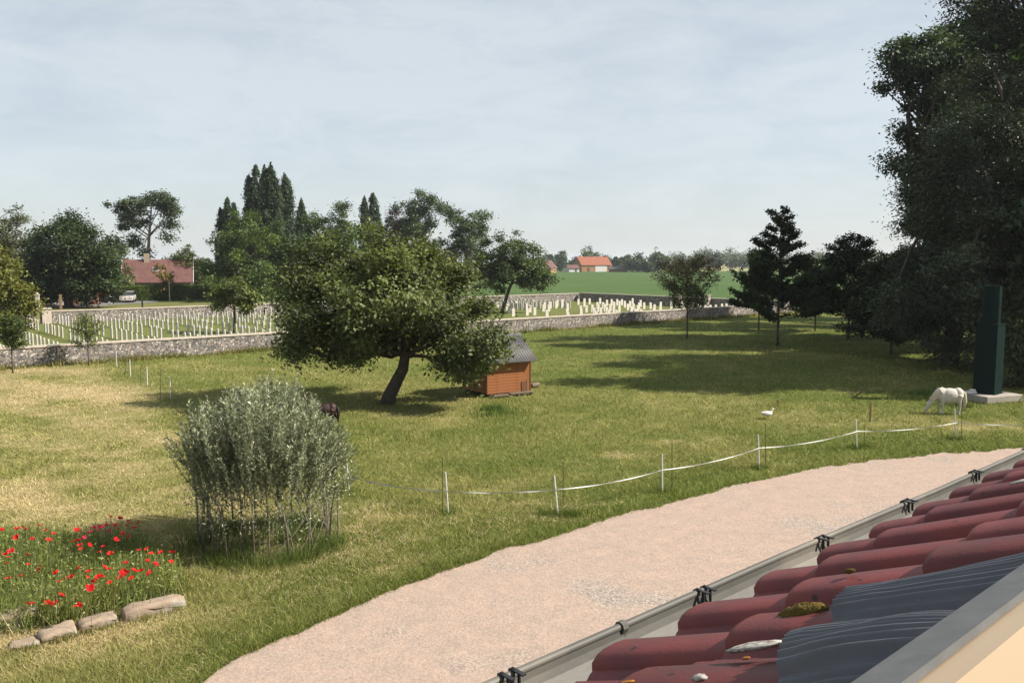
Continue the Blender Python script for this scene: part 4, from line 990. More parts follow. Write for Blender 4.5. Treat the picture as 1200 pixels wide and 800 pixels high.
# ------------------------------------------------------------------ animals (one continuous skin each)
def sphere_into(b, c, r, n=16):
    k = n // 2; vs = []; fs = []
    for i_ in range(k + 1):
        t = math.pi * i_ / k
        for j_ in range(n):
            p = 2 * math.pi * j_ / n; vs.append((c[0] + r[0] * math.sin(t) * math.cos(p), c[1] + r[1] * math.sin(t) * math.sin(p), c[2] + r[2] * math.cos(t)))
    for i_ in range(k):
        for j_ in range(n): fs.append((i_ * n + j_, i_ * n + (j_ + 1) % n, (i_ + 1) * n + (j_ + 1) % n, (i_ + 1) * n + j_))
    b.add(vs, fs)
def fuse(name, b, m, parent, vox, it):
    """one continuous surface grown over overlapping masses"""
    o = b.build(name, m, parent)
    rm = o.modifiers.new('fuse', 'REMESH'); rm.mode = 'VOXEL'; rm.voxel_size = vox; rm.use_smooth_shade = True
    sm_ = o.modifiers.new('soft', 'SMOOTH'); sm_.iterations = it; sm_.factor = 0.5
    return o
def pony(label, loc, rz, s, coat, hair, hoofm, group=None):
    root = empty('pony', loc, rz, label, 'pony'); root.scale = (s * 0.83, s, s)
    b = MB()   # faces +x; back about 0.95 m
    sphere_into(b, (-.06, 0, .655), (.46, .26, .29)); sphere_into(b, (-.40, 0, .73), (.22, .21, .235)); sphere_into(b, (.26, 0, .69), (.22, .19, .25)); sphere_into(b, (.26, 0, .84), (.18, .09, .12))
    b.tube([(.30, 0, .80), (.46, 0, .70), (.60, 0, .55), (.73, 0, .40)], [.19, .15, .115, .085], 12)
    b.tube([(.69, 0, .47), (.76, 0, .37), (.82, 0, .25), (.87, 0, .13), (.885, 0, .06)], [.07, .092, .08, .058, .05], 12)
    for sy, dx in ((-1, .05), (1, -.05)):
        b.tube([(.28, sy * .09, .68), (.29 + dx * .6, sy * .105, .48), (.29 + dx, sy * .11, .30), (.29 + dx, sy * .11, .12), (.31 + dx, sy * .11, .0)], [.12, .085, .05, .037, .055], 10)
        b.tube([(-.42, sy * .10, .70), (-.40 - dx * .4, sy * .115, .52), (-.50 - dx, sy * .115, .33), (-.48 - dx, sy * .115, .13), (-.46 - dx, sy * .115, .0)], [.16, .115, .055, .04, .056], 10)
    fuse('body', b, coat, root, 0.018, 6)
    t = MB(); t.tube([(-.58, 0, .84), (-.66, 0, .74), (-.69, 0, .48), (-.66, 0, .12)], [.035, .075, .085, .03], 9); t.build('tail', hair, root, smooth=True)
    mn = MB(); mn.tube([(.24, .02, .95), (.42, .05, .87), (.58, .07, .70), (.70, .06, .54), (.78, .03, .42)], [.03, .055, .06, .05, .025], 8); mn.build('mane', hair, root, smooth=True)
    for sy in (-1, 1):
        e = MB(); e.tube([(.71, sy * .05, .50), (.70, sy * .07, .555), (.705, sy * .075, .60)], [.028, .026, .006], 6); e.build('ear', coat, root, smooth=True)
        y_ = MB(); y_.tube([(.83, sy * .068, .30), (.83, sy * .082, .30)], [.016, .008], 6); y_.build('eye', hoofm, root)
    return root
WCOAT = mat('white_coat', (0.62, 0.58, 0.52), (0.52, 0.49, 0.44), 5, 0.85, 0.1); WHAIR = mat('cream_hair', (0.62, 0.55, 0.44), (0.5, 0.43, 0.33), 14, 0.8, 0.4, 40)
BCOAT = mat('dark_bay_coat', (0.035, 0.018, 0.016), (0.055, 0.025, 0.022), 5, 0.6); BHAIR = mat('black_hair', (0.012, 0.01, 0.01), None, 10, 0.7)
HOOF = mat('dark_horn', (0.03, 0.025, 0.022), None, 10, 0.6)
pw = at_z(1110, 485)
pony('white pony grazing with lowered head in front of the metal column', (pw[0], pw[1], 0), math.pi - 0.12, 1.03, WCOAT, WHAIR, HOOF)
pb_ = at_z(381, 498)
pony('small dark bay pony grazing behind the silvery willow hut', (pb_[0], pb_[1], 0), math.pi + 0.05, 0.80, BCOAT, BHAIR, HOOF)
# white duck
FEATH = mat('white_feathers', (0.75, 0.74, 0.70), (0.66, 0.65, 0.62), 20, 0.8); BILL = mat('orange_bill', (0.6, 0.24, 0.05), None, 10, 0.5)
pd = at_z(899, 491)
duck = empty('white_duck', (pd[0], pd[1], 0), 0.15, 'white duck standing on the grass beyond the tape fence', 'duck'); duck.scale = (1.12,) * 3
b = MB(); sphere_into(b, (0, 0, .18), (.17, .095, .085)); b.tube([(-.08, 0, .19), (-.16, 0, .205), (-.23, 0, .225)], [.07, .045, .012], 10); b.tube([(.10, 0, .20), (.15, 0, .27), (.165, 0, .32)], [.06, .036, .03], 10); sphere_into(b, (.175, 0, .328), (.045, .034, .034))
fuse('body', b, FEATH, duck, 0.01, 3)
MB().tube([(.20, 0, .322), (.235, 0, .315), (.26, 0, .312)], [.02, .02, .012], 6).build('bill', BILL, duck)
for sy in (-1, 1): MB().tube([(.01, sy * .04, .12), (.01, sy * .045, .02), (.06, sy * .05, .006)], [.012, .01, .014], 5).build('leg', BILL, duck)

# ------------------------------------------------------------------ tape fence with thin net stakes
fence_r = empty('tape_fence', tuple(at_z(524, 602)), 0, 'white tape fence on slim white posts with dark net stakes along the gravel drive', 'fence')
FO = at_z(524, 602)
def fpost(root, O, pxb, pyb, pyt, lean, m, r0, name):
    b0 = at_z(pxb, pyb); d = b0[1]; top = at_d(pxb + lean, pyt, d); h = top[2]
    b = MB(); b.tube([(0, 0, -0.05), (0, 0, 0.06), (top[0] - b0[0], 0, h)], [r0, r0, r0 * 0.9], 7); b.build(name, m, root, tuple(b0 - O)); return b0, top
WP = [(409, 577, 537, -3), (525, 602, 553, -3), (653.5, 604, 557, -4), (776, 576, 532, 0), (889.5, 549, 509, -1), (1004, 526, 491, -1), (1120, 515, 479, -1), (1236, 516, 482, 0)]
tops = []
for (x, yb_, yt, ln_) in WP: tops.append(fpost(fence_r, FO, x, yb_, yt, ln_, WHITE, 0.019, 'post'))
for (x, yb_, yt) in ((518.5, 600, 536), (660, 592, 541), (787.5, 572, 516), (897, 549, 496), (1013, 524, 500), (1127, 517, 470), (403, 575, 545)):
    fpost(fence_r, FO, x, yb_, yt, 0, DARKWIRE, 0.0095, 'net_stake')
tb = MB(); tape_h = [0.40, 0.52, 0.60, 0.55, 0.58, 0.55, 0.55, 0.55]
for i in range(len(WP) - 1):
    a, b_ = tops[i][0].copy(), tops[i + 1][0].copy(); a[2] = tape_h[i]; b_[2] = tape_h[i + 1]; L_ = np.linalg.norm(b_ - a); sag = 0.022 * L_
    pts = [a + (b_ - a) * t - np.array([0, 0, sag * 4 * t * (1 - t)]) + np.array([0, -0.022, 0]) for t in np.linspace(0, 1, 13)]
    pts = [p - FO for p in pts]
    for k in range(12):   # flat tape, slowly twisting
        n0, n1 = len(tb.v), 0
        for kk in (k, k + 1):
            tw = 0.5 * math.sin(kk * 1.1 + i); hh_ = 0.013
            tb.v.append(tuple(pts[kk] + np.array([0, -hh_ * math.sin(tw), hh_ * math.cos(tw)]))); tb.v.append(tuple(pts[kk] - np.array([0, -hh_ * math.sin(tw), hh_ * math.cos(tw)])))
        tb.f.append((n0, n0 + 1, n0 + 3, n0 + 2))
tb.build('tape', TAPE, fence_r)
nb_ = MB()
for i in range(len(WP) - 2):
    a, b_ = tops[i][0] + np.array([0, .35, 0]), tops[i + 1][0] + np.array([0, .35, 0]); L_ = np.linalg.norm(b_ - a)
    for z in (0.05, 0.3, 0.55, 0.8, 1.05): nb_.tube([a - FO + np.array([0, 0, z]), (a + b_) / 2 - FO + np.array([0, 0, z - .03]), b_ - FO + np.array([0, 0, z])], 0.0016, 3, False)
    for t in np.arange(0, 1, 0.22 / L_): nb_.tube([a + (b_ - a) * t - FO, a + (b_ - a) * t - FO + np.array([0, 0, 1.05])], 0.0011, 3, False)
nn_ = nb_.build('netting', NETM, fence_r); nn_['kind'] = 'stuff'
FO2 = at_z(200, 468)
fence_l = empty('net_fence', tuple(FO2), 0, 'short row of white posts with green net running towards the flint wall', 'fence')
lt = []
for (x, yb_, yt) in ((121, 421, 405), (137, 430, 411), (153, 441, 421), (173, 453, 429), (200, 468, 442), (262, 520, 490)): lt.append(fpost(fence_l, FO2, x, yb_, yt, -1, WHITE, 0.021, 'post'))
for (x, yb_, yt) in ((188, 467, 432), (147, 438, 418), (165, 451, 430)): fpost(fence_l, FO2, x, yb_, yt, 0, NETM, 0.012, 'net_stake')
nb_ = MB()
for i in range(len(lt) - 1):
    a, b_ = lt[i][0], lt[i + 1][0]; L_ = np.linalg.norm(b_ - a)
    for z in (0.05, 0.25, 0.45, 0.65, 0.85): nb_.tube([a - FO2 + np.array([0, 0, z]), b_ - FO2 + np.array([0, 0, z])], 0.002, 3, False)
    for t in np.arange(0, 1, 0.2 / L_): nb_.tube([a + (b_ - a) * t - FO2, a + (b_ - a) * t - FO2 + np.array([0, 0, 0.85])], 0.0015, 3, False)
nn_ = nb_.build('netting', NETM, fence_l); nn_['kind'] = 'stuff'
for (x, yb_, yt, lb) in ((1019.5, 494, 472, 'orange-brown wooden stake standing in the paddock before the white pony'), (911, 476, 468, 'short wooden stake in the grass behind the duck')):
    b0 = at_z(x, yb_); h = at_d(x, yt, b0[1])[2]; b = MB(); b.box((0, 0, h / 2), (0.055, 0.04, h)); b.tube([(0, 0, h), (0, 0, h + 0.03)], [.03, .008], 5)
    props(b.build('wooden_stake', STAKE, None, tuple(b0)), lb, 'stake')
b0 = at_z(1001, 465); b = MB(); rr = np.random.default_rng(4)
for k in range(7): a = rr.random() * 6.3; b.tube([(0, 0, 0.02), (math.cos(a) * .2, math.sin(a) * .2, .15), (math.cos(a) * .35, math.sin(a) * .35, .2 + .3 * rr.random())], [.025, .02, .008], 5)
props(b.build('dead_stump', OLDWOOD, None, tuple(b0)), 'small dry forked stump lying at the edge of the tree shade', 'stump')

# ------------------------------------------------------------------ willow hut
WC = at_z(316, 637); WCX, WCY = WC[0], WC[1]
wh = empty('willow_hut', tuple(WC), 0, 'silvery living-willow hut on a ring of bare stems beside the poppy bed', 'willow')
WSTEM = mat('willow_stem', (0.26, 0.22, 0.17), (0.15, 0.13, 0.09), 8, 0.85, 0.2)
r = np.random.default_rng(77); RW_ = 1.22
sm = []; heads = []
for k in range(30):
    a = 2 * math.pi * k / 30 + r.normal() * .05; rr0 = RW_ * (1 + r.normal() * .05); hx = 1.0 + 0.35 * r.random()
    x0, y0 = rr0 * math.cos(a), rr0 * math.sin(a); lean = r.normal() * .12
    hd = (x0 * (1.0 + .06 * r.normal()) + lean, y0 * (1.0 + .06 * r.normal()) + r.normal() * .1, hx)
    b = MB(); rad = 0.010 + 0.012 * r.random()
    b.tube([(x0, y0, -0.03), (x0 + lean * .3, y0, hx * .5), hd], [rad * 1.1, rad, rad * .8], 6); b.build('stem', WSTEM, wh, smooth=True); heads.append(hd)
    if k % 2 == 0:
        j = (k + 4) % 30; a2 = 2 * math.pi * j / 30; sm.append(((x0, y0, 0.05), (RW_ * math.cos(a2), RW_ * math.sin(a2), 1.05)))
b = MB()
for s_, e_ in sm: b.tube([s_, ((s_[0] + e_[0]) / 2 * 1.06, (s_[1] + e_[1]) / 2 * 1.06, .55), e_], 0.010, 5)
b.build('woven_stems', WSTEM, wh)
def ztop(x): return float(np.interp(x, [-1.9, -1.5, -1.0, -0.4, 0.05, 0.5, 1.0, 1.5, 1.85], [2.25, 2.75, 2.98, 3.02, 3.28, 3.0, 2.62, 2.25, 1.7]))
sb = MB(); LP, LA, LI = [], [], []
nsh = 1000
for k in range(nsh):
    a = r.random() * 2 * math.pi; q = math.sqrt(r.random()); x0 = 1.35 * q * math.cos(a); y0 = 1.35 * q * math.sin(a)
    z0 = 1.0 + 1.35 * r.random() * (1.15 - 0.45 * q)
    x1 = float(np.clip(x0 * (1.22 + .1 * r.normal()) + r.normal() * .10, -1.95, 1.9)); y1 = float(np.clip(y0 * (1.22 + .1 * r.normal()) + r.normal() * .13, -1.7, 1.7))
    zt = ztop(x1) - 0.35 * (1 - math.sqrt(max(0, 1 - min(1, (math.hypot(x1, y1) / 1.95) ** 2))))*1.6
    z1 = z0 + (0.35 + 0.55 * r.random()) * max(0.3, (zt - z0)) + 0.0
    if r.random() < 0.45: z1 = zt + r.normal() * .13 - .03
    if z1 - z0 < 0.3: z1 = z0 + 0.35
    pts = np.array([(x0, y0, z0), (x0 + (x1 - x0) * .6, y0 + (y1 - y0) * .6, z0 + (z1 - z0) * .5), (x1, y1, z1)])
    if k < 420: sb.tube(pts, [0.007, 0.005, 0.002], 4, False)
    m = int(60 + 75 * (z1 - z0)); t = r.random(m); p_ = np.where(t[:, None] < .5, pts[0] + (pts[1] - pts[0]) * (t * 2)[:, None], pts[1] + (pts[2] - pts[1]) * (t * 2 - 1)[:, None])
    dr__ = pts[2] - pts[0]; dr__ = dr__ / np.linalg.norm(dr__); an = r.random(m) * 6.283
    ld = np.stack([np.cos(an), np.sin(an), np.zeros(m)], 1) * 0.75 + dr__ * 0.75 + r.normal(size=(m, 3)) * .15; ld /= np.linalg.norm(ld, axis=1)[:, None]
    LP.append(p_); LA.append(ld); LI.append(np.full(m, k))
for hd in heads:   # hanging tufts low down
    m = 230; LP.append(np.array(hd) * np.array([1.02, 1.02, .92]) + r.normal(size=(m, 3)) * np.array([.17, .17, .27])); ld = r.normal(size=(m, 3)); ld[:, 2] -= .2; LA.append(ld / np.linalg.norm(ld, axis=1)[:, None]); LI.append(np.full(m, len(LI) % nsh))
sb.build('shoots', WSTEM, wh)
LP, LA, LI = np.concatenate(LP), np.concatenate(LA), np.concatenate(LI); N = len(LP)
sd_ = np.cross(LA, r.normal(size=(N, 3))); sd_ /= np.linalg.norm(sd_, axis=1)[:, None]
Lh = (0.022 + 0.024 * r.random(N))[:, None]; Wd = Lh * 0.22
LV = np.stack([LP, LP + LA * Lh * .9 + sd_ * Wd, LP + LA * Lh * 2, LP + LA * Lh * .9 - sd_ * Wd], 1).reshape(-1, 3)
cl = 1 + .3 * r.normal(size=nsh + 40); f = np.clip(cl[LI % (nsh + 40)] * (1 + .25 * r.normal(size=N)), .4, 2)[:, None]
wc = np.array([0.145, 0.17, 0.085]) * f; pale = (r.random(N) < .38)[:, None]; wc = np.where(pale, np.array([0.33, 0.35, 0.25]) * f, wc)
link('foliage', np_mesh('foliage', LV, 4, SILVER, np.clip(wc, .01, .8)), wh)
nb_ = MB()
for z in np.arange(0.03, 1.06, 0.085): nb_.tube([((RW_ + .12) * math.cos(a), (RW_ + .12) * math.sin(a), z) for a in np.linspace(0, 2 * math.pi, 41)], 0.0013, 3, False)
for a in np.linspace(0, 2 * math.pi, 90): nb_.tube([((RW_ + .12) * math.cos(a), (RW_ + .12) * math.sin(a), 0), ((RW_ + .12) * math.cos(a), (RW_ + .12) * math.sin(a), 1.03)], 0.0013, 3, False)
nn_ = nb_.build('netting', NETM, wh); nn_['kind'] = 'stuff'
for a in (0.1, 3.3): 
    b = MB(); b.tube([((RW_ + .13) * math.cos(a), (RW_ + .13) * math.sin(a), -.05), ((RW_ + .13) * math.cos(a), (RW_ + .13) * math.sin(a), 1.1)], .014, 6); b.build('net_stake', WSTEM, wh)
b = MB(); b.tube([(0.85, 0.3, 1.6), (0.72, 0.35, 2.6), (0.66, 0.38, 2.98)], [.02, .016, .012], 6); b.build('pole', WSTEM, wh)

# ------------------------------------------------------------------ kerb stones and poppy bed
SAND = mat('sandstone', (0.36, 0.28, 0.21), (0.27, 0.21, 0.16), 5, 0.9, 0.6, 25, 7, 0.2, c3=(0.42, 0.40, 0.36), s3=3)
def kerb_stone(pa, pb, h, dep, seed, label):
    A, B = at_z(*pa), at_z(*pb); v_ = (B - A)[:2]; L = float(np.linalg.norm(v_)); rz = math.atan2(v_[1], v_[0]); r = np.random.default_rng(seed)
    nx_, ny_, nz_ = 10, 4, 4; bm = bmesh.new(); bmesh.ops.create_cube(bm, size=1)
    bmesh.ops.subdivide_edges(bm, edges=bm.edges[:], cuts=5, use_grid_fill=True)
    for v in bm.verts:
        x, y, z = v.co; rd = 1 - 0.10 * (abs(2 * y) ** 4 * abs(2 * z) ** 4) 
        nx1 = fbm(np.array([x * 5 + seed + z * 3.1]), np.array([y * 5 + z * 4]), 3)[0] - .5
        v.co = Vector((x * L * (1 - .04 * abs(2 * z) ** 4 - .03 * abs(2 * y) ** 4) + nx1 * .05, y * dep * (1 - .10 * abs(2 * z) ** 5) + nx1 * .09, (z + .5) * h * (1 - .12 * abs(2 * y) ** 5 - 0.10 * abs(2 * x) ** 8) + nx1 * .06 * (z > 0)))
    me = bpy.data.meshes.new('kerb_stone'); bm.to_mesh(me); bm.free(); me.materials.append(SAND); me.shade_smooth()
    n = np.array([-v_[1], v_[0]]) / L; c = (A + B)[:2] / 2 + n * dep / 2
    o = link('kerb_stone', me, None, (c[0], c[1], -0.04), rz); o.rotation_euler[0] = r.normal(0, .06); o.rotation_euler[1] = r.normal(0, .025)
    return props(o, label, 'stone', 'rough stones edging the poppy bed')
kerb_stone((146, 731), (219, 712), 0.25, 0.27, 1, 'longest rough stone block edging the poppies, at the end by the willow hut')
kerb_stone((96, 743), (139, 731), 0.20, 0.28, 2, 'rough stone second from the longest block in the poppy edging')
kerb_stone((49, 756), (92, 744), 0.20, 0.30, 3, 'rough stone third from the longest block in the poppy edging')
kerb_stone((10, 764), (47, 757), 0.11, 0.30, 4, 'low flat stone half sunk in grass next to the poppy edging')
kerb_stone((-12, 743), (47, 733), 0.30, 0.30, 5, 'tall weathered stone block set back among the poppy stems')

PETALM = PETAL
bedpoly = np.array([at_z(*p)[:2] for p in ((-90, 640), (60, 634), (165, 640), (208, 676), (210, 704), (140, 722), (60, 736), (-90, 752))])
def in_poly(x, y, poly):
    c = np.zeros(len(x), bool); j = len(poly) - 1
    for i in range(len(poly)):
        xi, yi = poly[i]; xj, yj = poly[j]
        c ^= ((yi > y) != (yj > y)) & (x < (xj - xi) * (y - yi) / (yj - yi + 1e-12) + xi); j = i
    return c
r = np.random.default_rng(55)
bb0, bb1 = bedpoly.min(0), bedpoly.max(0)
q = r.random((60000, 2)) * (bb1 - bb0) + bb0; q = q[in_poly(q[:, 0], q[:, 1], bedpoly)]
dens = fbm(q[:, 0] * 1.1, q[:, 1] * 1.1, 3); q = q[r.random(len(q)) < sstep(.25, .6, dens) * .75 + .25]
q = q + r.normal(size=q.shape) * np.array([.10, .10]); N = len(q); hgt = (0.22 + 0.32 * r.random(N)) * (0.65 + 0.7 * fbm(q[:, 0] * .8 + 9, q[:, 1] * .8, 3))
base = np.concatenate([q, np.zeros((N, 1))], 1); ln_ = r.normal(size=(N, 2)) * .12
tipp = base + np.concatenate([ln_ * hgt[:, None] * 1.6, hgt[:, None]], 1); an = r.random(N) * 6.283; wd = (0.004 + .006 * r.random(N))[:, None]
sdv = np.stack([np.cos(an), np.sin(an), np.zeros(N)], 1) * wd
BV = np.stack([base - sdv, base + sdv, tipp], 1).reshape(-1, 3)
yel = fbm(q[:, 0] * .7 + 30, q[:, 1] * .7, 3); xe = sstep(-7.6, -6.2, q[:, 0]) * sstep(.3, .6, yel)
bc = np.array([0.15, 0.185, 0.052]) * (0.6 + .8 * r.random(N))[:, None]; bc = bc * (1 - .5 * xe[:, None]) + np.array([.27, .26, .06]) * .5 * xe[:, None]
st = (r.random(N) < .1)[:, None]; bc = np.where(st, np.array([.35, .33, .18]), bc)
# small leaves and buds mixed into the stems
M = 16000; ix = r.choice(N, M); lc = base[ix] + (tipp[ix] - base[ix]) * (0.2 + .75 * r.random(M))[:, None] + r.normal(size=(M, 3)) * .025
LQ = leaf_quads(lc, .022 + .025 * r.random(M), .008 + .008 * r.random(M), .2, None, r); lcol = bc[ix] * (0.8 + .5 * r.random(M))[:, None]
fo = link('wildflower_stems', np_mesh('wildflower_stems', BV, 3, GRASS, np.clip(bc, .01, .8))); props(fo, 'mass of green stems and grasses filling the poppy bed', 'wildflowers', kind='stuff')
fl = link('wildflower_leaves', np_mesh('wildflower_leaves', LQ, 4, GRASS, np.clip(lcol, .01, .8))); props(fl, 'small leaves and buds among the poppy stems', 'wildflowers', kind='stuff')
M = 260; ix = r.choice(N, M); wf = tipp[ix]; pc = np.where((r.random(M) < .5)[:, None], np.array([.7, .7, .65]), np.array([.55, .42, .05]))
fw = link('small_wildflowers', np_mesh('small_wildflowers', leaf_quads(wf, .012, .010, 1, None, r), 4, PETAL, pc)); props(fw, 'tiny white and yellow blossoms between the poppies', 'wildflowers', kind='stuff')

def poppy_mesh(col, seed, s):
    r = np.random.default_rng(seed); b = MB(); n = 16; vs = [(0, 0, 0)]
    for ring, (rd, z) in enumerate(((.018, .006), (.036, .020), (.050, .026))):
        for k in range(n):
            a = 2 * math.pi * k / n; w_ = 1 + .13 * math.cos(4 * a + seed) + .05 * r.normal(); vs.append((s * rd * w_ * math.cos(a), s * rd * w_ * math.sin(a), s * (z + .010 * math.cos(2 * a + seed) * ring / 2 + .006 * r.normal() * ring)))
    fs = [(0, 1 + k, 1 + (k + 1) % n) for k in range(n)]
    for ring in range(2):
        for k in range(n): fs.append((1 + ring * n + k, 1 + ring * n + n + k, 1 + ring * n + n + (k + 1) % n, 1 + ring * n + (k + 1) % n))
    b.add(vs, fs); me = b.mesh('petals', PETAL); at = me.attributes.new('tint', 'FLOAT_COLOR', 'POINT')
    c = np.ones((len(me.vertices), 4), np.float32); c[:, :3] = np.array(col); at.data.foreach_set('color', c.ravel()); return me
pop_me = [poppy_mesh((0.62, 0.022, 0.018), 1, 1.0), poppy_mesh((0.55, 0.014, 0.022), 2, 1.1), poppy_mesh((0.66, 0.05, 0.03), 3, .9)]
pink_me = poppy_mesh((0.62, 0.03, 0.10), 4, 1.05)
STEMG = mat('poppy_stem', (0.09, 0.14, 0.045), (0.07, 0.11, 0.035), 10, 0.8); PCENT = mat('poppy_centre', (0.02, 0.02, 0.015), None, 20, 0.9)
stem_me = MB().tube([(0, 0, 0), (0.012, 0.006, .3), (0, 0, .6)], [.0035, .003, .0025], 4, False).mesh('stem', STEMG)
cen_me = MB().tube([(0, 0, .002), (0, 0, .016)], [.010, .008], 7).mesh('centre', PCENT)
PC = [(5, 150), (75, 145), (110, 145), (165, 130), (195, 150), (230, 165), (70, 180), (135, 188), (205, 190), (328, 150), (400, 140), (385, 160), (430, 140), (465, 155), (470, 92), (510, 100), (555, 120), (525, 165), (550, 178), (495, 190), (358, 180), (310, 200), (330, 195), (345, 230), (380, 212), (440, 220), (425, 242), (470, 250), (30, 247), (35, 265), (30, 290), (120, 255), (122, 295), (170, 315), (90, 345), (35, 355), (240, 330), (255, 368), (300, 350), (335, 312), (382, 325), (370, 350), (445, 310), (470, 315), (437, 345), (410, 360), (383, 395), (468, 372), (535, 290), (530, 325), (567, 315), (605, 322), (637, 335), (515, 350), (560, 355), (595, 235), (625, 230), (628, 280), (660, 295), (645, 250), (685, 245), (730, 245), (730, 285), (260, 428), (130, 465), (220, 460), (335, 470), (590, 120), (420, 150), (450, 130), (490, 130), (540, 130), (505, 145), (575, 140), (545, 110), (200, 458), (235, 465), (325, 475), (575, 325), (520, 335), (100, 135), (20, 255), (45, 240), (215, 195), (340, 215), (310, 345), (290, 355), (420, 350), (400, 370), (525, 345), (-30, 170), (-60, 200), (-40, 260), (-80, 300), (-30, 330), (-60, 380)]
for i, (cx, cy) in enumerate(PC):
    hgt_ = 0.62 + 0.16 * r.random(); P_ = at_z(cx / 3.636, 580 + cy / 3.636, hgt_)
    if cy > 415: hgt_ = 0.36; P_ = at_z(cx / 3.636, 580 + cy / 3.636, hgt_)
    pink = 330 < cx < 480 and 120 < cy < 190
    o = empty('poppy', (P_[0], P_[1], 0), r.random() * 6.28, 'pink-red poppy in the cluster nearest the willow hut shadow' if pink else 'scarlet poppy in flower above the green bed', 'poppy', 'pink-red poppies' if pink else 'scarlet poppies')
    s_ = link('stem', stem_me, o); s_.scale = (1, 1, hgt_ / .6)
    p_ = link('petals', pink_me if pink else pop_me[i % 3], o, (0, 0, hgt_)); sc_ = .62 + .5 * r.random(); p_.scale = (sc_,) * 3
    p_.rotation_euler = (0.35 * r.normal() + .25, .35 * r.normal(), 0); link('centre', cen_me, p_)

# ------------------------------------------------------------------ grass and weeds
def blades(name, X, Y, h, w_, col, lean, kind_label, seed, m=GRASS):
    r = np.random.default_rng(seed); N = len(X); an = r.random(N) * 6.283; base = np.stack([X, Y, np.full(N, -0.005)], 1)
    sd = np.stack([np.cos(an), np.sin(an), np.zeros(N)], 1) * w_[:, None]; dl = r.normal(size=(N, 2)) * lean
    tp = base + np.concatenate([dl * h[:, None], h[:, None]], 1)
    o = link(name, np_mesh(name, np.stack([base - sd, base + sd, tp], 1).reshape(-1, 3), 3, m, np.clip(col, .005, .9)))
    return props(o, kind_label, 'grass', kind='stuff')
r = np.random.default_rng(101); NG = 520000
px = r.uniform(-90, 1290, NG); py = 374 + (840 - 374) * r.random(NG) ** 0.85
bq = (400 - py) / FPX; aq = (px - 600) / FPX; ry_ = math.cos(PITCH) + bq * math.sin(PITCH); rz_ = -math.sin(PITCH) + bq * math.cos(PITCH); tt = -CAM_H / rz_
GX, GY = aq * tt, ry_ * tt
dn = (GX - CEM_O[0]) * CN[0] + (GY - CEM_O[1]) * CN[1]
ok = (GY < edge_y(GX) + 0.0 - 0.0) | (GY > edge_y(GX)); ok &= GY > edge_y(GX) - 0.10 * r.random(NG); ok &= dn < -0.25
ok &= ~in_poly(GX, GY, np.array([p_[:2] for p_ in (sFL, sFR, sFR + np.array([-fv[1], fv[0], 0]) / SW * SD, sFL + np.array([-fv[1], fv[0], 0]) / SW * SD)]))
GX, GY = GX[ok], GY[ok]; N = len(GX); dry = dryness(GX, GY); dist = np.hypot(GX, GY)
lng = fbm(GX * .5 + 60, GY * .5, 3)
h = (0.035 + 0.05 * r.random(N)) * (0.5 + 1.1 * lng) * (1 + .012 * dist) * np.where(dry > .5, .75, 1.15)
h = h * (1 + 1.2 * np.exp(-((-dn[ok] - 0.3) / 1.2) ** 2) * r.random(N))
edge_d = GY - edge_y(GX); h *= 1 + .6 * np.exp(-(edge_d / .5) ** 2)
wv = np.maximum(.0045, .00042 * dist) * (.7 + .6 * r.random(N))
col = grass_col(np.clip(dry + .16 * r.normal(size=N), 0, 1)) * (.70 + .7 * r.random(N))[:, None]
hs = np.random.default_rng(104); HXl, HYl, HCl, HHl = [], [], [], []
for k in range(420):
    if k < 260: q0 = at_z(hs.uniform(-40, 430), hs.uniform(640, 800)) if k < 130 else at_z(hs.uniform(-60, 330), hs.uniform(450, 620))
    else: q0 = at_z(hs.uniform(240, 700), hs.uniform(590, 700))
    if q0[1] < edge_y(q0[0]) + .4: continue
    a = hs.normal(.5, .5); m = 90; L_ = hs.uniform(.2, .8); u_ = hs.normal(size=m) * L_; w0 = hs.normal(size=m) * .05
    HXl.append(q0[0] + u_ * math.cos(a) - w0 * math.sin(a)); HYl.append(q0[1] + u_ * math.sin(a) + w0 * math.cos(a)); HCl.append(np.array([.56, .46, .28]) * (.6 + .6 * hs.random(m))[:, None]); HHl.append(.03 + .05 * hs.random(m))
HXl, HYl, HCl, HHl = map(np.concatenate, (HXl, HYl, HCl, HHl)); kk_ = HYl > edge_y(HXl) + .1
blades('cut_hay', HXl[kk_], HYl[kk_], HHl[kk_], np.full(int(kk_.sum()), .007), HCl[kk_], 2.2, 'wisps of dry cut hay lying on the mown grass', 105)
blades('meadow_grass', GX, GY, h, wv, col, .75, 'short mown grass covering the paddock and lawn', 102)
# taller weeds: along the wall, round the willow hut, at posts and by the shed
WX, WY, WHH, WCc = [], [], [], []
def weed(cx, cy, sx, sy, n, hm, col, rz=0.0):
    a = r.normal(size=(n, 2)) * np.array([sx, sy]); WX.append(cx + a[:, 0] * math.cos(rz) - a[:, 1] * math.sin(rz)); WY.append(cy + a[:, 0] * math.sin(rz) + a[:, 1] * math.cos(rz))
    WHH.append(hm * (.35 + .8 * r.random(n))); WCc.append(np.array(col) * (.6 + .8 * r.random(n))[:, None])
for k in range(170):
    t = -8 + 92 * r.random(); p_ = cem(t, -0.45 - abs(r.normal()) * .35); cl_ = (0.13, .135, .035) if r.random() < .6 else (.22, .19, .075)
    weed(p_[0], p_[1], .5, .15, 60, .22 + .25 * r.random(), cl_, math.atan2(CU[1], CU[0]))
for k in range(34):
    a = r.random() * 6.283; weed(WCX + 1.25 * math.cos(a), WCY + 1.25 * math.sin(a), .16, .16, 120, .30, (.105, .14, .035))
for k in range(18): weed(WCX + r.normal() * .7, WCY + r.normal() * .7, .25, .25, 110, .26, (.10, .13, .035))
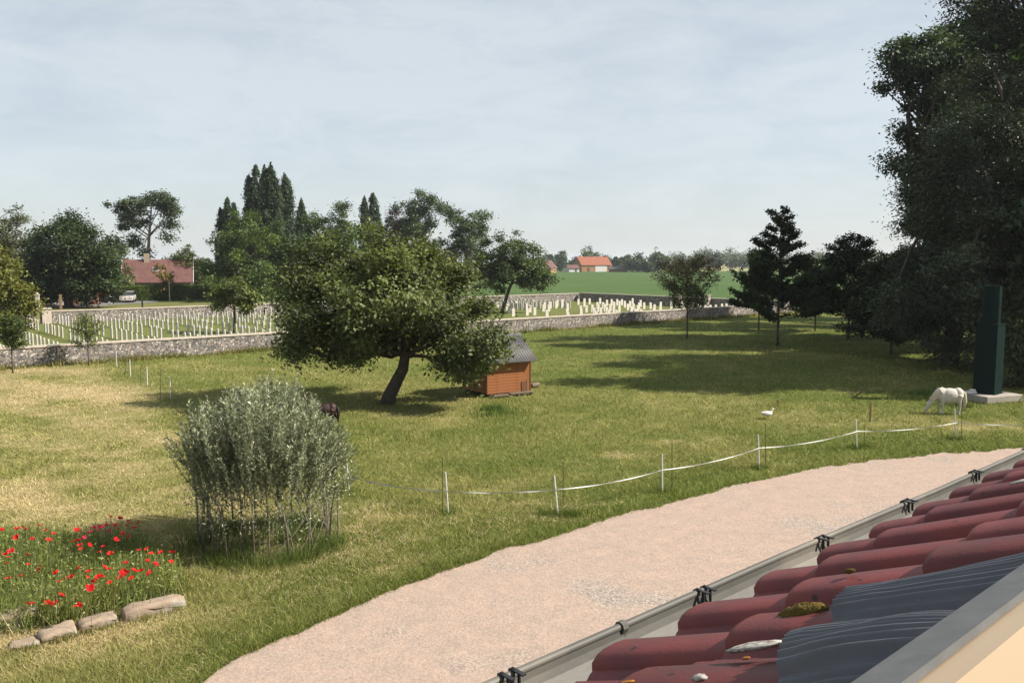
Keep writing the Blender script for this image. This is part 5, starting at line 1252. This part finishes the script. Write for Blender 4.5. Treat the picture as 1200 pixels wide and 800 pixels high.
for (x_, y_, yb_, n_) in [(q_[0], q_[1], 0, 140) for q_ in WP] + [(668, 604, 0, 500), (640, 603, 0, 160), (1010, 524, 0, 200)]:
    p_ = at_z(x_, y_); weed(p_[0], p_[1], .16, .10, n_, .20, (.115, .15, .035))
for (x_, y_, s_, n_) in ((577, 480, .30, 360), (598, 484, .5, 160), (572, 487, .4, 120), (1085, 462, .6, 300), (1125, 476, .3, 300), (130, 408, .3, 250), (116, 420, .4, 300)):
    p_ = at_z(x_, y_); weed(p_[0], p_[1], s_, s_ * .6, n_, .26, (.085, .13, .03))
for (pa, pb) in (((142, 731), (222, 713)), ((90, 745), (142, 732)), ((8, 768), (50, 757)), ((50, 758), (90, 746))):
    for k in range(16):
        A, B = at_z(*pa), at_z(*pb); p_ = A + (B - A) * r.random(); weed(p_[0], p_[1] - .03, .06, .03, 16, .13, (.17, .16, .05))
WX, WY, WHH, WCc = map(np.concatenate, (WX, WY, WHH, WCc)); ds = np.hypot(WX, WY)
dn2 = (WX - CEM_O[0]) * CN[0] + (WY - CEM_O[1]) * CN[1]; k2 = dn2 < -0.22
WX, WY, WHH, WCc, ds = WX[k2], WY[k2], WHH[k2], WCc[k2], ds[k2]
o = blades('tall_weeds', WX, WY, WHH, np.maximum(.007, .00045 * ds), WCc, .28, 'tufts of taller weeds along the flint wall, posts and willow hut', 103)

# ------------------------------------------------------------------ buildings and vehicles beyond the cemetery
RTILE = mat('orange_roof_tile', (0.33, 0.115, 0.062), (0.26, 0.095, 0.055), 1.2, 0.85); RTILE2 = mat('pinkish_roof_tile', (0.175, 0.082, 0.072), (0.125, 0.062, 0.058), 1.2, 0.85)
CREAMW = mat('cream_wall', (0.5, 0.4, 0.3), (0.44, 0.35, 0.26), 1, 0.9); ORWALL = mat('orange_brick', (0.42, 0.24, 0.12), (0.36, 0.2, 0.1), 1, 0.9)
WHITEP = mat('white_paint', (0.75, 0.74, 0.72), (0.68, 0.67, 0.65), 2, 0.7); GLASS = mat('dark_glass', (0.03, 0.04, 0.05), None, 2, 0.15, 0, None, 3, 0.6)
GREYR = mat('grey_roof', (0.09, 0.085, 0.09), (0.13, 0.12, 0.12), 1, 0.9)
def gable_house(name, label, c, rz, L, W_, hw_, rise, wallm, roofm, opens=(), chimney=None, group=None, verge=None):
    root = empty(name, (c[0], c[1], 0), rz, label, 'house' if 'barn' not in name else 'barn', group)
    b = MB(); b.box((0, 0, hw_ / 2), (L, W_, hw_)); b.prism([(-L / 2, -W_ / 2, hw_), (-L / 2, W_ / 2, hw_), (-L / 2, 0, hw_ + rise)], (0, 0, 0), (L, 0, 0)); b.build('wall', wallm, root)
    rf = None
    for s_ in (-1, 1):
        ov = .35; k = rise / (W_ / 2); y0, z0 = s_ * (W_ / 2 + ov), hw_ - k * ov + .05
        b = MB(); b.prism([(-L / 2 - .3, y0, z0), (-L / 2 - .3, y0, z0 + .15), (-L / 2 - .3, 0, hw_ + rise + .2), (-L / 2 - .3, 0, hw_ + rise + .05)], (0, 0, 0), (L + .6, 0, 0)); o = b.build('roof', roofm, root)
        rf = rf or o
        if verge:
            for e_ in (-1, 1):
                b = MB(); x_ = e_ * (L / 2 + .32); b.prism([(x_, y0, z0 - .05), (x_, y0, z0 + .2), (x_, 0, hw_ + rise + .25), (x_, 0, hw_ + rise)], (0, 0, 0), (e_ * .06, 0, 0)); b.build('verge_board', verge, root)
    for (kind, x, z, w_, h_, m) in opens:
        f = MB().box((0, 0, 0), (w_, .14, h_)).build(kind, m, root, (x, -W_ / 2 - .03, z))
        if kind == 'window': MB().box((0, -.08, 0), (w_ * .8, .04, h_ * .8)).build('pane', GLASS, f)
        if kind == 'skylight':
            k = rise / (W_ / 2); f.location = (x, -W_ / 2 + (z - hw_) / k - .05, z + .16); f.rotation_euler = (math.atan(k) - math.pi / 2, 0, 0)
            MB().box((0, -.09, 0), (w_ * .8, .04, h_ * .8)).build('pane', GLASS, f)
    if chimney: MB().box((chimney[0], chimney[1], hw_ + rise + .3), (.7, .6, 1.6)).build('chimney', chimney[2], rf)
    return root
c = at_d(172, 306, 122)
gable_house('bungalow', 'low house with pinkish-red tiled roof behind the clipped hedge', (c[0], 122 + 4), 0.34, 9.2, 8.0, 2.6, 3.05, CREAMW, RTILE2,
    [('window', -3.2, 1.5, 1.2, 1.2, WHITEP), ('window', 3.0, 1.5, 1.2, 1.2, WHITEP), ('door', 0.6, 1.1, 1.0, 2.1, WHITEP), ('window', -1.2, 1.6, 1.4, 1.2, WHITEP), ('skylight', -0.3, 4.2, .8, 1.0, WHITEP)], (-1.6, -.3, CREAMW), verge=WHITEP)
c = at_d(695, 306, 440)
gable_house('brick_barn', 'large barn with bright orange tiled roof at the far side of the crop field', (c[0], 445), 0.42, 18.0, 10, 3.6, 4.2, ORWALL, RTILE, [('door', 2.6, 1.7, 7.0, 3.4, WHITEP), ('door', -5, 1.2, 1.2, 2.2, GREYR)], (8.0, 0, GREYR))
c = at_d(677, 306, 430); ln2 = gable_house('lean_to', 'pink-roofed low annex with white end next to the orange barn', (c[0] - 2.5, 436), 0.42, 6, 5, 1.9, 1.6, WHITEP, RTILE2, [('door', 1, .9, 1.0, 1.8, GREYR)])
c = at_d(642, 306, 400)
gable_house('cottage', 'small cottage with white verge boards at the far side of the field', (c[0], 400), 1.1, 7, 6, 2.6, 3.2, ORWALL, RTILE2, [('window', -1.5, 1.4, 1.0, 1.1, WHITEP), ('window', 1.5, 1.4, 1.0, 1.1, WHITEP)], verge=WHITEP)
c = at_d(731, 306, 520); gable_house('farm_shed', 'tiny pale farm building among the distant trees', (c[0], 520), .2, 6, 5, 6.0, 1.6, WHITEP, GREYR, [('door', 0, 1.2, 2, 2.4, GREYR)])
c = at_d(717 + 8, 306, 430); gable_house('farm_shed', 'long low dark-roofed shed to the side of the orange barn', (c[0], 432), 0.0, 9, 5, 1.6, 1.4, OLDWOOD, GREYR, [('door', 0, .8, 2, 1.6, GREYR)])
c = at_z(62, 358); gable_house('brick_building', 'red brick building with pale garage doors in the shade of the chestnut', (c[0] - .5, c[1] + 3), 0.42, 8.5, 5, 2.3, 1.2, BRICKW, RTILE2, [('door', 0.2, 1.1, 2.2, 2.1, WHITEP), ('door', 2.8, 1.05, 1.6, 2.0, CREAMW), ('window', -2.4, 1.5, 1.1, 1.1, WHITEP)])
# clipped hedge
hA, hB = at_z(132, 353.4)[:2], at_z(262, 350.5)[:2]; hv = hB - hA; hl = float(np.linalg.norm(hv)); hrz = math.atan2(hv[1], hv[0]); r = np.random.default_rng(66)
hd_ = empty('clipped_hedge', (hA[0], hA[1], 0), hrz, 'long clipped green hedge in front of the red-roofed house', 'hedge')
M = 15000; fc = r.random(M); hx_ = r.random(M) * hl; top_ = fc < .4
hp = np.stack([hx_, np.where(top_, r.random(M) * 1.1, np.where(fc < .9, 0, 1.1)), np.where(top_, 2.05, r.random(M) * 2.05)], 1) + r.normal(size=(M, 3)) * .07
link('leaves', np_mesh('leaves', leaf_quads(hp, .13, .07, .2, None, r), 4, LEAF, np.clip(np.array([.10, .14, .03]) * (.6 + .8 * r.random(M))[:, None], .01, .8)), hd_)
b = MB(); b.box((hl / 2, .55, .98), (hl - .1, 1.0, 1.96)); b.build('hedge_core', mat('hedge_twigs', (.03, .045, .015), (.05, .07, .02), 6, .95), hd_)

REDP = mat('red_paint', (0.42, 0.04, 0.025), (0.36, 0.035, 0.02), 3, 0.35, 0, None, 3, .5); RUBBER = mat('rubber', (.02, .02, .02), None, 10, .8)
CREAMP = mat('pale_car_paint', (0.55, 0.5, 0.47), (0.5, 0.46, 0.43), 3, .35, 0, None, 3, .5)
def wheel(par, x, y, r_, w_): 
    o = MB().tube([(x, y - w_ / 2, r_), (x, y + w_ / 2, r_)], r_, 14).build('wheel', RUBBER, par); MB().tube([(x, y - w_ / 2 - .012, r_), (x, y + w_ / 2 + .012, r_)], r_ * .55, 10).build('rim', ZINC, o)
def car(label, c, rz, paint, top):
    root = empty('parked_car', (c[0], c[1], 0), rz, label, 'car'); b = MB(); Wd = 1.7
    b.prism([(-2, -Wd / 2, .3), (2, -Wd / 2, .3), (2.05, -Wd / 2, .6), (1.9, -Wd / 2, .85), (.95, -Wd / 2, .95), (-1.95, -Wd / 2, .95), (-2.05, -Wd / 2, .6)], (0, 0, 0), (0, Wd, 0)); b.build('body', paint, root, bevel=.05)
    b = MB(); b.add([(-1.9, -.78, .94), (.95, -.78, .94), (.95, .78, .94), (-1.9, .78, .94), (-1.65, -.66, 1.42), (.3, -.66, 1.42), (.3, .66, 1.42), (-1.65, .66, 1.42)], [(0, 1, 5, 4), (1, 2, 6, 5), (2, 3, 7, 6), (3, 0, 4, 7), (4, 5, 6, 7), (3, 2, 1, 0)]); b.build('window_band', GLASS, root)
    MB().box((-.68, 0, 1.44), (2.0, 1.34, .06)).build('roof_panel', top, root, bevel=.02)
    for x in (-1.3, 1.3):
        for y in (-.8, .8): wheel(root, x, y, .31, .2)
    for y in (-.6, .6):
        MB().box((2.05, y, .66), (.06, .3, .16)).build('headlight', WHITEP, root); MB().box((-2.05, y, .7), (.06, .25, .18)).build('tail_light', REDP, root)
    MB().box((2.06, 0, .42), (.1, 1.6, .14)).build('bumper', WHITEP, root); MB().box((-2.06, 0, .42), (.1, 1.6, .14)).build('bumper', WHITEP, root)
    return root
c = at_z(150, 354); car('pale car with dark windows parked against the clipped hedge', (c[0], c[1]), -1.25, CREAMP, CREAMP)
c = at_z(121, 354.5); tr_ = empty('red_tractor', (c[0], c[1], 0), -0.25, 'small red tractor with white bonnet standing near the pale car', 'tractor')
MB().box((-.25, 0, .85), (1.0, .8, .6)).build('body', REDP, tr_, bevel=.05); MB().box((.75, 0, .95), (1.1, .6, .5)).build('bonnet', WHITEP, tr_, bevel=.05)
MB().box((-.35, 0, 1.95), (1.0, 1.0, .12)).build('cab_roof', REDP, tr_, bevel=.03); MB().box((-.35, 0, 1.5), (.8, .85, .75)).build('cab_glass', GLASS, tr_)
for sy in (-.6, .6): wheel(tr_, -.45, sy, .6, .3); wheel(tr_, .95, sy, .36, .2); MB().box((-.45, sy, 1.25), (.9, .34, .08)).build('mudguard', REDP, tr_, bevel=.02)
def pillar(name, label, px, yb_, yt, w_, m, cap=True, cat='post'):
    b0 = at_z(px, yb_); h = float(at_d(px, yt, b0[1])[2]); root = empty(name, tuple(b0), .3, label, cat)
    MB().box((0, 0, h / 2), (w_, w_, h)).build('shaft', m, root)
    if cap: MB().box((0, 0, h + .06), (w_ * 1.3, w_ * 1.3, .12)).build('cap', m, root); MB().tube([(0, 0, h + .12), (0, 0, h + .22), (0, 0, h + .34)], [w_ * .3, w_ * .4, .03], 8).build('finial', m, root)
pillar('gate_pillar', 'pale stone gate pillar with cap under the chestnut', 44.5, 364, 346, .38, COPING)
pillar('gate_post', 'brown post at the roadside by the brick building', 71.5, 364, 345, .22, STAKE, False)
pillar('marker_post', 'white roadside post between the chestnut and the red tractor', 102.5, 358, 343, .14, WHITEP, False)
pillar('iron_post', 'black iron post on the verge above the cemetery wall', 167, 363, 352, .16, BLACKM, False)
pillar('lamp_pole', 'slim grey pole standing before the clipped hedge', 199, 354, 329, .12, ZINC, False, 'pole')
for (px_, yb_, w_, h_, lb, sd) in ((146, 351, 26, 30, 'pale bushy shrub covering the eaves of the red-roofed house', 1), (190, 351, 30, 32, 'autumn-coloured small tree against the red roof', 2), (208, 352, 16, 16, 'grey-green shrub at the house corner behind the hedge', 3)):
    pass
tree('garden_tree', 'pale olive tree standing before the red tiled roof', gp_(149, 119), px_blobs([(150, 322, 8, 10), (146, 330, 10, 9), (152, 334, 8, 8)], 119), 900, .2, (.13, .14, .07), .12, seed=71, clump=.6)
tree('garden_tree', 'orange-green garden tree standing before the red tiled roof', gp_(190, 119), px_blobs([(188, 314, 8, 8), (192, 326, 8, 9), (196, 333, 9, 7)], 119), 700, .2, (.15, .12, .035), .12, seed=72, clump=.6, keep=.7)
tree('garden_shrub', 'small round shrub on the roadside lawn', at_z(221, 353.5), px_blobs([(221, 350, 6, 4)], float(at_z(221, 353.5)[1])), 500, .12, (.08, .11, .03), .05, seed=73, clump=.35, cat='shrub')

# ------------------------------------------------------------------ thin summer haze
hz = MB(); hz.box((0, 2700, 14), (9200, 7800, 30.5))
hm = bpy.data.materials.new('haze'); hm.use_nodes = True
for n_ in list(hm.node_tree.nodes):
    if n_.type != 'OUTPUT_MATERIAL': hm.node_tree.nodes.remove(n_)
pv = hm.node_tree.nodes.new('ShaderNodeVolumePrincipled'); pv.inputs['Density'].default_value = 0.00016; pv.inputs['Color'].default_value = (0.86, 0.92, 1.0, 1)
pv.inputs['Anisotropy'].default_value = 0.2
hm.node_tree.links.new(pv.outputs[0], [n_ for n_ in hm.node_tree.nodes if n_.type == 'OUTPUT_MATERIAL'][0].inputs['Volume'])
props(hz.build('haze', hm), 'thin pale summer haze over the fields', 'haze', kind='stuff')
